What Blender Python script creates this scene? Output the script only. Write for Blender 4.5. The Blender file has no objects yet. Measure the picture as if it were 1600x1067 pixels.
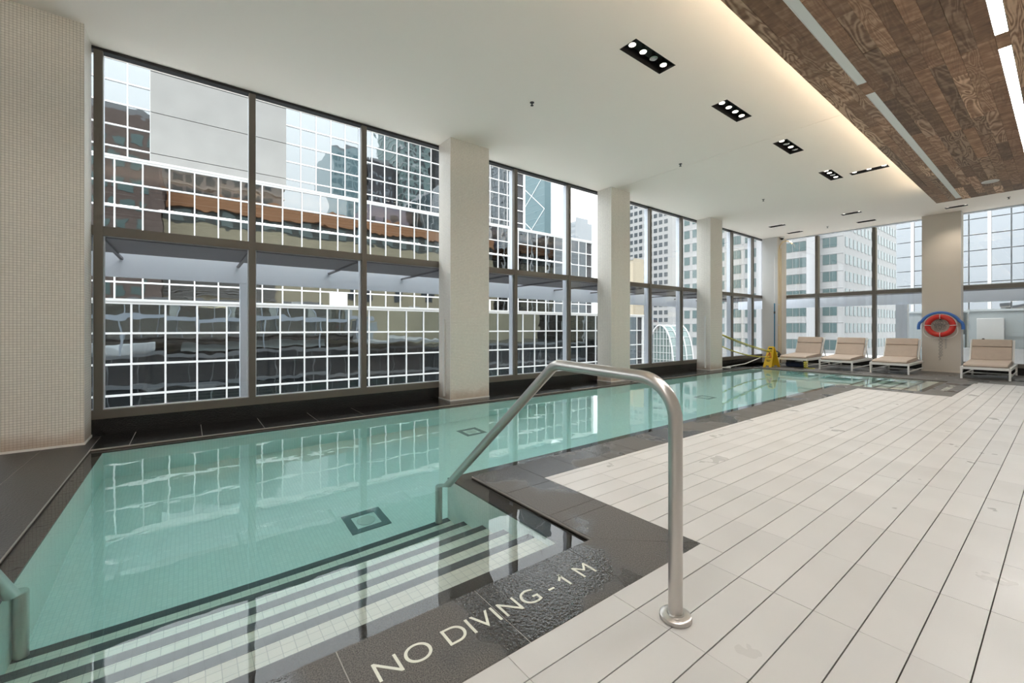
import bpy, bmesh, math, random
from mathutils import Vector, Matrix, Euler
random.seed(7)
S = bpy.context.scene
COL = S.collection

# ------------------------------------------------------------------ camera, sky, exposure
FPX, CX, CY, CAMH = 663.0, 800.0, 512.5, 1.2
cd = bpy.data.cameras.new('camera'); cam = bpy.data.objects.new('camera', cd); COL.objects.link(cam)
cd.sensor_width = 36.0; cd.lens = FPX / 1600 * 36
cd.shift_y = -(533.5 - CY) / 1600; cd.clip_start = 0.05; cd.clip_end = 2000
YD = (870 / math.hypot(870, 663), 663 / math.hypot(870, 663))        # pool direction in (lateral, depth)
XD = (YD[1], -YD[0])
cam.location = (0, 0, CAMH)
cam.rotation_euler = (math.pi / 2, 0, math.atan2(YD[0], YD[1]))
S.camera = cam
def ray(u, v):
    l = (u - CX) / FPX
    return Vector((l * XD[0] + XD[1], l * YD[0] + YD[1], -(v - CY) / FPX))
def at_y(u, v, Y):
    r = ray(u, v); return r * (Y / r.y) + Vector((0, 0, CAMH))
def at_x(u, v, X):
    r = ray(u, v); return r * (X / r.x) + Vector((0, 0, CAMH))

W = bpy.data.worlds.new('overcast'); S.world = W; W.use_nodes = True
nt = W.node_tree; nt.nodes.clear()
wo = nt.nodes.new('ShaderNodeOutputWorld'); bg = nt.nodes.new('ShaderNodeBackground')
tc = nt.nodes.new('ShaderNodeTexCoord'); sx = nt.nodes.new('ShaderNodeSeparateXYZ'); mr = nt.nodes.new('ShaderNodeMapRange')
nt.links.new(tc.outputs['Generated'], sx.inputs[0]); nt.links.new(sx.outputs['Z'], mr.inputs['Value'])
mr.inputs['From Min'].default_value = 0.0; mr.inputs['From Max'].default_value = 1.0
mr.inputs['To Min'].default_value = 0.88; mr.inputs['To Max'].default_value = 2.64       # overcast: brighter overhead
nt.links.new(mr.outputs[0], bg.inputs['Strength']); bg.inputs['Color'].default_value = (0.95, 0.975, 1.0, 1)
nt.links.new(bg.outputs[0], wo.inputs[0])
S.view_settings.view_transform = 'Standard'; S.view_settings.look = 'None'
S.view_settings.exposure = 1.45; S.view_settings.gamma = 1.0; S.view_settings.use_curve_mapping = False
S.cycles.max_bounces = 12; S.cycles.transmission_bounces = 8; S.cycles.transparent_max_bounces = 16
S.cycles.diffuse_bounces = 5; S.cycles.glossy_bounces = 6
S.cycles.sample_clamp_indirect = 6.0; S.cycles.use_denoising = True
STRIP_POWER, COVE_POWER, SPOT_W = 24.0, 23.0, 18.0

# ------------------------------------------------------------------ helpers
WLOC = {}
def wloc(o): return WLOC.get(o.name, Vector((0, 0, 0))) if o else Vector((0, 0, 0))
class MB:
    def __init__(s): s.v, s.f = [], []
    def add(s, vs, fs):
        b = len(s.v); s.v += [Vector(p) for p in vs]; s.f += [[b + i for i in f] for f in fs]; return s
    def box(s, x0, x1, y0, y1, z0, z1):
        vs = [(x, y, z) for z in (z0, z1) for y in (y0, y1) for x in (x0, x1)]
        return s.add(vs, [(0, 2, 3, 1), (4, 5, 7, 6), (0, 1, 5, 4), (2, 6, 7, 3), (0, 4, 6, 2), (1, 3, 7, 5)])
    def bar(s, a, b, w, h, up=(0, 0, 1)):
        a, b = Vector(a), Vector(b); d = (b - a).normalized(); up = Vector(up)
        if abs(d.dot(up)) > 0.99: up = Vector((1, 0, 0))
        r = d.cross(up).normalized(); u = r.cross(d).normalized()
        vs = [p + r * (i * w / 2) + u * (j * h / 2) for p in (a, b) for i, j in ((-1, -1), (1, -1), (1, 1), (-1, 1))]
        return s.add(vs, [(3, 2, 1, 0), (4, 5, 6, 7), (0, 1, 5, 4), (1, 2, 6, 5), (2, 3, 7, 6), (3, 0, 4, 7)])
    def tube(s, pts, r, n=12, closed=False):
        pts = [Vector(p) for p in pts]; N = len(pts); rings = []; prev = None
        for i, p in enumerate(pts):
            if closed: t = (pts[(i + 1) % N] - pts[i - 1]).normalized()
            else: t = (pts[min(i + 1, N - 1)] - pts[max(i - 1, 0)]).normalized()
            if prev is None:
                q = Vector((0, 0, 1)) if abs(t.z) < 0.9 else Vector((1, 0, 0)); a = t.cross(q).normalized()
            else:
                a = (prev - t * prev.dot(t)).normalized()
            prev = a; b = t.cross(a); rr = r[i] if isinstance(r, (list, tuple)) else r
            rings.append([p + a * (rr * math.cos(2 * math.pi * k / n)) + b * (rr * math.sin(2 * math.pi * k / n)) for k in range(n)])
        vs = [q for g in rings for q in g]; fs = []
        for i in range(N if closed else N - 1):
            j = (i + 1) % N
            for k in range(n): fs.append((i * n + k, i * n + (k + 1) % n, j * n + (k + 1) % n, j * n + k))
        if not closed: fs += [tuple(range(n - 1, -1, -1)), tuple((N - 1) * n + k for k in range(n))]
        return s.add(vs, fs)
    def lathe(s, prof, n=24, c=(0, 0, 0), M=None):
        vs = []
        for r, z in prof:
            for k in range(n):
                p = Vector((r * math.cos(2 * math.pi * k / n), r * math.sin(2 * math.pi * k / n), z))
                vs.append((M @ p if M else p) + Vector(c))
        fs = []; m = len(prof)
        for i in range(m - 1):
            for k in range(n): fs.append((i * n + k, i * n + (k + 1) % n, (i + 1) * n + (k + 1) % n, (i + 1) * n + k))
        fs += [tuple(range(n - 1, -1, -1)), tuple((m - 1) * n + k for k in range(n))]
        return s.add(vs, fs)
    def prism(s, poly, z0, z1):
        n = len(poly)
        vs = [(x, y, z0) for x, y in poly] + [(x, y, z1) for x, y in poly]
        fs = [tuple(range(n - 1, -1, -1)), tuple(range(n, 2 * n))] + [(i, (i + 1) % n, n + (i + 1) % n, n + i) for i in range(n)]
        return s.add(vs, fs)
    def extr(s, poly, axis, a0, a1):          # poly in the other two axes, extruded along 'x' or 'y'
        n = len(poly)
        mk = (lambda p, a: (a, p[0], p[1])) if axis == 'x' else (lambda p, a: (p[0], a, p[1]))
        vs = [mk(p, a0) for p in poly] + [mk(p, a1) for p in poly]
        return s.add(vs, [tuple(range(n - 1, -1, -1)), tuple(range(n, 2 * n))] + [(i, (i + 1) % n, n + (i + 1) % n, n + i) for i in range(n)])
    def mesh(s, name, mat, off=Vector((0, 0, 0)), smooth=False, bevel=0.0, seg=2):
        me = bpy.data.meshes.new(name)
        me.from_pydata([tuple(p - off) for p in s.v], [], s.f)
        bm = bmesh.new(); bm.from_mesh(me); bmesh.ops.recalc_face_normals(bm, faces=bm.faces)
        if bevel:
            es = [e for e in bm.edges if len(e.link_faces) == 2 and e.calc_face_angle(0) > 0.5]
            bmesh.ops.bevel(bm, geom=es, offset=bevel, segments=seg, profile=0.5, affect='EDGES')
        uv = bm.loops.layers.uv.new('UVMap')
        for f in bm.faces:
            n = f.normal; ax = max(range(3), key=lambda i: abs(n[i]))
            for l in f.loops:
                c = l.vert.co
                l[uv].uv = (c.y, c.z) if ax == 0 else ((c.x, c.z) if ax == 1 else (c.x, c.y))
            f.smooth = smooth
        bm.to_mesh(me); bm.free()
        if smooth:
            try: me.set_sharp_from_angle(angle=0.7)
            except Exception: pass
        if mat: me.materials.append(mat)
        return me
    def build(s, name, mat, parent=None, kind=None, **k):
        me = s.mesh(name, mat, wloc(parent), **k)
        return link(name, me, parent, kind)
def link(name, me, parent=None, kind=None, loc=None):
    o = bpy.data.objects.new(name, me); COL.objects.link(o)
    WLOC[o.name] = Vector(wloc(parent))
    if parent: o.parent = parent
    if loc is not None:
        o.location = Vector(loc) - wloc(parent); WLOC[o.name] = Vector(loc)
    if kind: o['kind'] = kind
    return o
def empty(name, loc=(0, 0, 0), label=None, cat=None, group=None, kind=None, parent=None):
    o = bpy.data.objects.new(name, None); COL.objects.link(o); o.empty_display_size = 0.1
    o.location = Vector(loc) - wloc(parent); WLOC[o.name] = Vector(loc)
    if parent: o.parent = parent
    return tag(o, label, cat, group, kind)
def tag(o, label=None, cat=None, group=None, kind=None):
    if label: o['label'] = label
    if cat: o['category'] = cat
    if group: o['group'] = group
    if kind: o['kind'] = kind
    return o
def copy_tree(o, parent=None):
    c = o.copy(); COL.objects.link(c); c.parent = parent
    for ch in list(o.children): copy_tree(ch, c)
    return c

# ------------------------------------------------------------------ materials
MATS = {}
def nodes(name):
    m = bpy.data.materials.new(name); m.use_nodes = True; t = m.node_tree
    return m, t, t.nodes['Principled BSDF'], t.nodes, t.links
def P(name, col, rough=0.5, metal=0.0, bump=0.0, bscale=60.0, var=0.0, vscale=4.0, spec=0.5, obj=False):
    if name in MATS: return MATS[name]
    m, t, b, N, L = nodes(name)
    b.inputs['Base Color'].default_value = (*col, 1); b.inputs['Roughness'].default_value = rough
    b.inputs['Metallic'].default_value = metal; b.inputs['Specular IOR Level'].default_value = spec
    if bump or var:
        tc = N.new('ShaderNodeTexCoord')
    if var:
        n = N.new('ShaderNodeTexNoise'); n.inputs['Scale'].default_value = vscale; n.inputs['Detail'].default_value = 5
        L.new(tc.outputs['Object'], n.inputs['Vector'])
        r = N.new('ShaderNodeMapRange'); r.inputs['From Min'].default_value = 0.3; r.inputs['From Max'].default_value = 0.7
        r.inputs['To Min'].default_value = 1 - var; r.inputs['To Max'].default_value = 1 + var
        L.new(n.outputs['Fac'], r.inputs['Value'])
        mul = N.new('ShaderNodeVectorMath'); mul.operation = 'SCALE'; mul.inputs[0].default_value = col
        L.new(r.outputs[0], mul.inputs['Scale']); src = mul.outputs[0]
        if obj:
            oi = N.new('ShaderNodeObjectInfo'); r2 = N.new('ShaderNodeMapRange')
            r2.inputs['To Min'].default_value = 1 - var; r2.inputs['To Max'].default_value = 1 + var
            L.new(oi.outputs['Random'], r2.inputs['Value'])
            m2 = N.new('ShaderNodeVectorMath'); m2.operation = 'SCALE'
            L.new(src, m2.inputs[0]); L.new(r2.outputs[0], m2.inputs['Scale']); src = m2.outputs[0]
        L.new(src, b.inputs['Base Color'])
    if bump:
        n2 = N.new('ShaderNodeTexNoise'); n2.inputs['Scale'].default_value = bscale; n2.inputs['Detail'].default_value = 3
        L.new(tc.outputs['Object'], n2.inputs['Vector'])
        bp = N.new('ShaderNodeBump'); bp.inputs['Strength'].default_value = bump; bp.inputs['Distance'].default_value = 0.01
        L.new(n2.outputs['Fac'], bp.inputs['Height']); L.new(bp.outputs[0], b.inputs['Normal'])
    MATS[name] = m; return m
def emit(name, col, st):
    m, t, b, N, L = nodes(name)
    b.inputs['Base Color'].default_value = (0.9, 0.9, 0.9, 1)
    b.inputs['Emission Color'].default_value = (*col, 1); b.inputs['Emission Strength'].default_value = st
    return m
def mosaic(name, tile, grout, size, rough=0.3, mort=0.05, stain=None, var=0.03):
    m, t, b, N, L = nodes(name)
    tc = N.new('ShaderNodeTexCoord'); br = N.new('ShaderNodeTexBrick')
    br.offset = 0.0; br.squash = 1.0
    br.inputs['Color1'].default_value = (*[c * (1 - var) for c in tile], 1); br.inputs['Color2'].default_value = (*[c * (1 + var) for c in tile], 1)
    br.inputs['Mortar'].default_value = (*grout, 1)
    br.inputs['Scale'].default_value = 1.0 / size; br.inputs['Mortar Size'].default_value = mort
    br.inputs['Mortar Smooth'].default_value = 0.2
    br.inputs['Brick Width'].default_value = 1.0; br.inputs['Row Height'].default_value = 1.0; br.inputs['Bias'].default_value = 0.0
    L.new(tc.outputs['UV'], br.inputs['Vector']); src = br.outputs['Color']
    if stain:                                   # rust-brown water stain at the foot of the column
        sp = N.new('ShaderNodeSeparateXYZ'); L.new(tc.outputs['Object'], sp.inputs[0])
        nz = N.new('ShaderNodeTexNoise'); nz.inputs['Scale'].default_value = 5; L.new(tc.outputs['Object'], nz.inputs['Vector'])
        ad = N.new('ShaderNodeMath'); ad.operation = 'MULTIPLY_ADD'; L.new(nz.outputs['Fac'], ad.inputs[0]); ad.inputs[1].default_value = -0.25
        L.new(sp.outputs['Z'], ad.inputs[2])
        mrr = N.new('ShaderNodeMapRange'); L.new(ad.outputs[0], mrr.inputs['Value'])
        mrr.inputs['From Min'].default_value = -0.1; mrr.inputs['From Max'].default_value = 0.06
        mrr.inputs['To Min'].default_value = 0.55; mrr.inputs['To Max'].default_value = 0.0
        mx = N.new('ShaderNodeMix'); mx.data_type = 'RGBA'; L.new(mrr.outputs[0], mx.inputs['Factor'])
        L.new(src, mx.inputs['A']); mx.inputs['B'].default_value = (*stain, 1); src = mx.outputs['Result']
    L.new(src, b.inputs['Base Color']); b.inputs['Roughness'].default_value = rough
    bp = N.new('ShaderNodeBump'); bp.inputs['Strength'].default_value = 0.4; bp.inputs['Distance'].default_value = 0.003; bp.invert = True
    L.new(br.outputs['Fac'], bp.inputs['Height']); L.new(bp.outputs[0], b.inputs['Normal'])
    MATS[name] = m; return m
def granite(name, col, wet=True, rough=0.35):
    m, t, b, N, L = nodes(name)
    tc = N.new('ShaderNodeTexCoord')
    geo = N.new('ShaderNodeNewGeometry')
    fine = N.new('ShaderNodeTexNoise'); fine.inputs['Scale'].default_value = 190; fine.inputs['Detail'].default_value = 3
    L.new(geo.outputs['Position'], fine.inputs['Vector'])
    r1 = N.new('ShaderNodeMapRange'); r1.inputs['From Min'].default_value = 0.35; r1.inputs['From Max'].default_value = 0.65
    r1.inputs['To Min'].default_value = 0.45; r1.inputs['To Max'].default_value = 1.6; L.new(fine.outputs['Fac'], r1.inputs['Value'])
    m1 = N.new('ShaderNodeVectorMath'); m1.operation = 'SCALE'; m1.inputs[0].default_value = col; L.new(r1.outputs[0], m1.inputs['Scale'])
    src = m1.outputs[0]
    if wet:
        big = N.new('ShaderNodeTexNoise'); big.inputs['Scale'].default_value = 1.5; big.inputs['Detail'].default_value = 3
        L.new(geo.outputs['Position'], big.inputs['Vector'])
        w = N.new('ShaderNodeMapRange'); w.inputs['From Min'].default_value = 0.54; w.inputs['From Max'].default_value = 0.62
        tot = big.outputs['Fac']                       # splashed water lies at the recess corner and along the long edge
        for px, py, rad, amt in ((-1.42, 1.45, 0.75, 0.22), (-2.75, 2.5, 0.9, 0.16), (-2.75, 4.3, 1.4, 0.12)):
            ds = N.new('ShaderNodeVectorMath'); ds.operation = 'DISTANCE'; ds.inputs[1].default_value = (px, py, 0); L.new(geo.outputs['Position'], ds.inputs[0])
            mq = N.new('ShaderNodeMapRange'); mq.inputs['From Min'].default_value = 0; mq.inputs['From Max'].default_value = rad
            mq.inputs['To Min'].default_value = amt; mq.inputs['To Max'].default_value = 0; L.new(ds.outputs['Value'], mq.inputs['Value'])
            sm = N.new('ShaderNodeMath'); sm.operation = 'ADD'; L.new(tot, sm.inputs[0]); L.new(mq.outputs[0], sm.inputs[1]); tot = sm.outputs[0]
        L.new(tot, w.inputs['Value'])
        r2 = N.new('ShaderNodeMapRange'); r2.inputs['To Min'].default_value = 1.0; r2.inputs['To Max'].default_value = 0.38
        L.new(w.outputs[0], r2.inputs['Value'])
        m2 = N.new('ShaderNodeVectorMath'); m2.operation = 'SCALE'; L.new(src, m2.inputs[0]); L.new(r2.outputs[0], m2.inputs['Scale']); src = m2.outputs[0]
        r3 = N.new('ShaderNodeMapRange'); r3.inputs['To Min'].default_value = 0.55; r3.inputs['To Max'].default_value = 0.1
        L.new(w.outputs[0], r3.inputs['Value']); L.new(r3.outputs[0], b.inputs['Roughness'])
    else:
        b.inputs['Roughness'].default_value = rough
    L.new(src, b.inputs['Base Color'])
    mid = N.new('ShaderNodeTexNoise'); mid.inputs['Scale'].default_value = 70; L.new(geo.outputs['Position'], mid.inputs['Vector'])
    bp = N.new('ShaderNodeBump'); bp.inputs['Strength'].default_value = 0.55; bp.inputs['Distance'].default_value = 0.005
    L.new(mid.outputs['Fac'], bp.inputs['Height']); L.new(bp.outputs[0], b.inputs['Normal'])
    MATS[name] = m; return m
def pane_glass(name, tint=(0.95, 0.97, 0.97)):
    m = bpy.data.materials.new(name); m.use_nodes = True; t = m.node_tree; N, L = t.nodes, t.links; N.clear()
    o = N.new('ShaderNodeOutputMaterial'); mx = N.new('ShaderNodeMixShader'); g = N.new('ShaderNodeNewGeometry')
    dt = N.new('ShaderNodeVectorMath'); dt.operation = 'DOT_PRODUCT'; L.new(g.outputs['Normal'], dt.inputs[0]); L.new(g.outputs['Incoming'], dt.inputs[1])
    ab = N.new('ShaderNodeMath'); ab.operation = 'ABSOLUTE'; L.new(dt.outputs['Value'], ab.inputs[0])
    iv = N.new('ShaderNodeMath'); iv.operation = 'SUBTRACT'; iv.inputs[0].default_value = 1.0; L.new(ab.outputs[0], iv.inputs[1])
    pw = N.new('ShaderNodeMath'); pw.operation = 'POWER'; pw.inputs[1].default_value = 5.0; L.new(iv.outputs[0], pw.inputs[0])
    fr = N.new('ShaderNodeMath'); fr.operation = 'MULTIPLY_ADD'; fr.inputs[1].default_value = 0.95; fr.inputs[2].default_value = 0.035; L.new(pw.outputs[0], fr.inputs[0])
    tr = N.new('ShaderNodeBsdfTransparent'); tr.inputs[0].default_value = (*tint, 1); gl = N.new('ShaderNodeBsdfGlossy'); gl.inputs['Roughness'].default_value = 0.0
    gl.inputs['Color'].default_value = (0.9, 0.9, 0.95, 1)
    L.new(fr.outputs[0], mx.inputs[0]); L.new(tr.outputs[0], mx.inputs[1]); L.new(gl.outputs[0], mx.inputs[2]); L.new(mx.outputs[0], o.inputs[0])
    MATS[name] = m; return m
def mirror_glass(name, col, wav=0.25, sc=0.6):
    m, t, b, N, L = nodes(name)
    b.inputs['Base Color'].default_value = (*col, 1); b.inputs['Metallic'].default_value = 1.0; b.inputs['Roughness'].default_value = 0.015
    geo = N.new('ShaderNodeNewGeometry'); n = N.new('ShaderNodeTexNoise'); n.inputs['Scale'].default_value = sc; n.inputs['Detail'].default_value = 1.0
    oi = N.new('ShaderNodeObjectInfo'); of = N.new('ShaderNodeVectorMath'); of.operation = 'SCALE'; of.inputs[0].default_value = (91.0, 57.0, 23.0); L.new(oi.outputs['Random'], of.inputs['Scale'])
    ad = N.new('ShaderNodeVectorMath'); L.new(geo.outputs['Position'], ad.inputs[0]); L.new(of.outputs[0], ad.inputs[1]); L.new(ad.outputs[0], n.inputs['Vector'])
    bp = N.new('ShaderNodeBump'); bp.inputs['Strength'].default_value = wav; bp.inputs['Distance'].default_value = 0.05
    L.new(n.outputs['Fac'], bp.inputs['Height']); L.new(bp.outputs[0], b.inputs['Normal'])
    MATS[name] = m; return m
def wood(name):
    m, t, b, N, L = nodes(name)
    tc = N.new('ShaderNodeTexCoord'); oi = N.new('ShaderNodeObjectInfo')
    off = N.new('ShaderNodeVectorMath'); off.operation = 'SCALE'; off.inputs[0].default_value = (13.7, 31.1, 7.3); L.new(oi.outputs['Random'], off.inputs['Scale'])
    ad = N.new('ShaderNodeVectorMath'); L.new(tc.outputs['Object'], ad.inputs[0]); L.new(off.outputs[0], ad.inputs[1])
    mp = N.new('ShaderNodeMapping'); mp.inputs['Scale'].default_value = (5.0, 0.75, 1.0); L.new(ad.outputs[0], mp.inputs['Vector'])
    nz = N.new('ShaderNodeTexNoise'); nz.inputs['Scale'].default_value = 1.3; nz.inputs['Detail'].default_value = 1.5; nz.inputs['Distortion'].default_value = 0.6
    L.new(mp.outputs[0], nz.inputs['Vector'])
    k = N.new('ShaderNodeMath'); k.operation = 'MULTIPLY'; k.inputs[1].default_value = 13.0; L.new(nz.outputs['Fac'], k.inputs[0])
    fr = N.new('ShaderNodeMath'); fr.operation = 'PINGPONG'; fr.inputs[1].default_value = 0.5; L.new(k.outputs[0], fr.inputs[0])
    ring = N.new('ShaderNodeMapRange'); ring.inputs['From Min'].default_value = 0.0; ring.inputs['From Max'].default_value = 0.5
    ring.interpolation_type = 'SMOOTHSTEP'; L.new(fr.outputs[0], ring.inputs['Value'])
    saw = N.new('ShaderNodeTexNoise'); saw.inputs['Scale'].default_value = 6; saw.inputs['Detail'].default_value = 4
    mp2 = N.new('ShaderNodeMapping'); mp2.inputs['Scale'].default_value = (1.0, 2.2, 1.0); L.new(ad.outputs[0], mp2.inputs['Vector']); L.new(mp2.outputs[0], saw.inputs['Vector'])
    cr = N.new('ShaderNodeValToRGB'); e = cr.color_ramp.elements
    e[0].position = 0.0; e[0].color = (0.08, 0.042, 0.026, 1); e[1].position = 1.0; e[1].color = (0.44, 0.31, 0.22, 1)
    e.new(0.45).color = (0.20, 0.118, 0.075, 1)
    mixf = N.new('ShaderNodeMath'); mixf.operation = 'MULTIPLY'; L.new(ring.outputs[0], mixf.inputs[0])
    rr = N.new('ShaderNodeMapRange'); rr.inputs['From Min'].default_value = 0.40; rr.inputs['To Min'].default_value = 0.12; rr.inputs['To Max'].default_value = 0.85; L.new(oi.outputs['Random'], rr.inputs['Value'])
    L.new(rr.outputs[0], mixf.inputs[1])
    a2 = N.new('ShaderNodeMath'); a2.operation = 'MULTIPLY_ADD'; L.new(saw.outputs['Fac'], a2.inputs[0]); a2.inputs[1].default_value = 1.0; L.new(mixf.outputs[0], a2.inputs[2])
    s2 = N.new('ShaderNodeMath'); s2.operation = 'SUBTRACT'; L.new(a2.outputs[0], s2.inputs[0]); s2.inputs[1].default_value = 0.12
    L.new(s2.outputs[0], cr.inputs[0])
    hs = N.new('ShaderNodeHueSaturation'); v = N.new('ShaderNodeMath'); v.operation = 'MULTIPLY'; v.inputs[1].default_value = 37.3; L.new(oi.outputs['Random'], v.inputs[0])
    fv = N.new('ShaderNodeMath'); fv.operation = 'FRACT'; L.new(v.outputs[0], fv.inputs[0])
    vr = N.new('ShaderNodeMapRange'); vr.inputs['To Min'].default_value = 0.7; vr.inputs['To Max'].default_value = 1.75; L.new(fv.outputs[0], vr.inputs['Value'])
    L.new(vr.outputs[0], hs.inputs['Value']); hs.inputs['Saturation'].default_value = 1.12; L.new(cr.outputs[0], hs.inputs['Color'])
    L.new(hs.outputs[0], b.inputs['Base Color']); b.inputs['Roughness'].default_value = 0.6
    bp = N.new('ShaderNodeBump'); bp.inputs['Strength'].default_value = 0.3; bp.inputs['Distance'].default_value = 0.003
    L.new(ring.outputs[0], bp.inputs['Height']); L.new(bp.outputs[0], b.inputs['Normal'])
    MATS[name] = m; return m
def water_mat():
    m = bpy.data.materials.new('pool_water'); m.use_nodes = True; t = m.node_tree; N, L = t.nodes, t.links; N.clear()
    o = N.new('ShaderNodeOutputMaterial'); g = N.new('ShaderNodeBsdfGlass'); g.inputs['IOR'].default_value = 1.333; g.inputs['Roughness'].default_value = 0.0
    geo = N.new('ShaderNodeNewGeometry'); n = N.new('ShaderNodeTexNoise'); n.inputs['Scale'].default_value = 3.2; n.inputs['Detail'].default_value = 2.5
    L.new(geo.outputs['Position'], n.inputs['Vector'])
    bp = N.new('ShaderNodeBump'); bp.inputs['Strength'].default_value = 0.10; bp.inputs['Distance'].default_value = 0.010
    L.new(n.outputs['Fac'], bp.inputs['Height']); L.new(bp.outputs[0], g.inputs['Normal'])
    L.new(g.outputs[0], o.inputs['Surface'])
    va = N.new('ShaderNodeVolumeAbsorption'); va.inputs['Color'].default_value = (0.02, 0.90, 0.88, 1); va.inputs['Density'].default_value = 0.23
    L.new(va.outputs[0], o.inputs['Volume']); MATS['pool_water'] = m; return m

M_ceil = P('ceiling_paint', (0.95, 0.875, 0.81), 0.9)
M_wall = P('wall_paint', (0.85, 0.83, 0.79), 0.85)
M_beige = P('beige_paint', (0.62, 0.56, 0.49), 0.7)
M_grey = P('grey_paint', (0.62, 0.61, 0.60), 0.7)
M_frame = P('bronze_aluminium', (0.15, 0.135, 0.115), 0.45, 0.3)
M_black = P('black_metal', (0.012, 0.012, 0.013), 0.5)
M_ext = P('pale_blue_grey_metal', (0.68, 0.72, 0.80), 0.4)
M_soff = P('ribbed_grey_soffit', (0.085, 0.08, 0.092), 0.6)
M_glass = pane_glass('clear_glass')
M_col = mosaic('white_mosaic', (0.84, 0.80, 0.745), (0.33, 0.30, 0.26), 0.0254, 0.3, 0.045, stain=(0.36, 0.22, 0.13))
M_trim = P('white_trim', (0.82, 0.80, 0.77), 0.35)
M_pool = mosaic('aqua_mosaic', (0.90, 0.94, 0.91), (0.74, 0.82, 0.80), 0.0254, 0.3, 0.05)
M_step = mosaic('cream_mosaic', (0.84, 0.83, 0.74), (0.6, 0.6, 0.54), 0.05, 0.35, 0.03)
M_nose = mosaic('charcoal_mosaic', (0.07, 0.08, 0.085), (0.04, 0.045, 0.05), 0.05, 0.35, 0.03)
M_gran = granite('grey_granite', (0.098, 0.089, 0.079))
M_dark = granite('dark_granite', (0.0085, 0.0075, 0.007), wet=False, rough=0.14)
M_lip = granite('submerged_granite', (0.03, 0.023, 0.017), wet=False)
M_tile = P('porcelain_deck_tile', (0.56, 0.545, 0.525), 0.32, 0, 0.05, 300, 0.035, 1.5, 0.4, obj=True)
_t = M_tile.node_tree; _g = _t.nodes.new('ShaderNodeNewGeometry'); _n = _t.nodes.new('ShaderNodeTexNoise'); _n.inputs['Scale'].default_value = 2.2; _n.inputs['Detail'].default_value = 4
_r = _t.nodes.new('ShaderNodeMapRange'); _r.inputs['From Min'].default_value = 0.40; _r.inputs['From Max'].default_value = 0.75; _r.inputs['To Min'].default_value = 0.40; _r.inputs['To Max'].default_value = 0.24
_t.links.new(_g.outputs['Position'], _n.inputs['Vector']); _t.links.new(_n.outputs['Fac'], _r.inputs['Value']); _t.links.new(_r.outputs[0], _t.nodes['Principled BSDF'].inputs['Roughness'])
M_grout = P('dark_joint', (0.10, 0.085, 0.07), 0.9)
M_letter = P('cream_inlay', (0.72, 0.72, 0.62), 0.4)
M_steel = P('brushed_steel', (0.60, 0.57, 0.54), 0.30, 1.0, 0.04, 200)
M_wood = wood('reclaimed_wood')
M_white = P('white_powder_coat', (0.80, 0.79, 0.77), 0.4)
M_cush = P('taupe_canvas', (0.46, 0.375, 0.31), 0.85, 0, 0.15, 400, 0.04, 8)
M_mirror = mirror_glass('mirror_glass_panes', (0.24, 0.255, 0.262), 0.12, 0.9)
M_mirlow = mirror_glass('dark_mirror_glass_panes', (0.20, 0.225, 0.235), 0.12, 0.9)
M_bar = P('white_mullion', (0.70, 0.70, 0.70), 0.5)
M_conc = P('pale_concrete', (0.27, 0.265, 0.255), 0.85, 0, 0.1, 20, 0.06, 0.5)

# ================================================================== ROOM SHELL
H = 4.33; XG = -6.55; YG = 16.75; YB = -8.0; XR = 3.9
# pool outline
PX0, PX1, PXA = -5.86, -2.94, -1.65
PY0, PY1 = -0.775, 13.75
A1, A2, A3 = 1.83, 11.0, 13.75            # near recess ends at A1, far recess from A2 to the end
ZW = -0.022
outline = [(PX0, PY0), (PXA, PY0), (PXA, A1), (PX1, A1), (PX1, A2), (PXA, A2), (PXA, PY1), (PX0, PY1)]

# ---- floor: sub-slab split round the pool, then slabs and tiles as pieces
DX0, DX1 = -2.55, -1.245                   # white tile starts here beside the pool / beside the recess
floor = empty('floor', (0, 0, 0), kind='structure')
fb = MB()
for x0, x1, y0, y1 in ((XG - 0.2, XR, YB, PY0), (XG - 0.2, XR, PY1, YG + 0.1), (XG - 0.2, PX0, PY0, PY1), (PXA, XR, PY0, A1),
                       (PX1, XR, A1, A2), (PXA, XR, A2, PY1)):
    fb.box(x0, x1, y0, y1, -0.30, -0.014)
fb.build('subfloor', M_grout, floor)
bd = MB()
for x0, x1, y0, y1 in ((XG, PX0, PY0, YG), (XG, DX1, -3.0, PY0), (PXA, DX1, PY0, A1), (PX1, DX1, A1, 2.27), (PX1, DX0, 2.27, 10.6), (PX1, DX1, 10.6, A2), (PXA, DX1, A2, PY1), (PX0, 0.5, PY1, YG)):
    bd.box(x0, x1, y0, y1, -0.014, -0.0025)
bd.build('joint_mortar', P('pale_mortar', (0.42, 0.40, 0.37), 0.9), floor)
def slab(x0, x1, y0, y1, mat, g=0.005, name='coping_slab', par=floor, z=0.0):
    return MB().box(x0 + g / 2, x1 - g / 2, y0 + g / 2, y1 - g / 2, z - 0.014, z).build(name, mat, par)
def run(a, b, step, first=None):
    r = [a]; p = first if first is not None else a + step
    while p < b - 0.05:
        if p > a + 0.05: r.append(p)
        p += step
    return r + [b]
# window ledge
ys = run(PY0, YG - 0.1, 0.606, -0.485)
for a, b in zip(ys, ys[1:]): slab(XG, PX0, a, b, M_dark, name='ledge_slab')
# end deck by the mosaic column
for a, b in zip(run(-3.0, PY0, 0.4, -2.75), run(-3.0, PY0, 0.4, -2.75)[1:]): slab(PX0 if a > -0.86 else XG, DX1, a, b, M_gran if a < -2 else granite('end_granite', (0.030, 0.028, 0.026), False) if 'end_granite' not in MATS else MATS['end_granite'])
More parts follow.
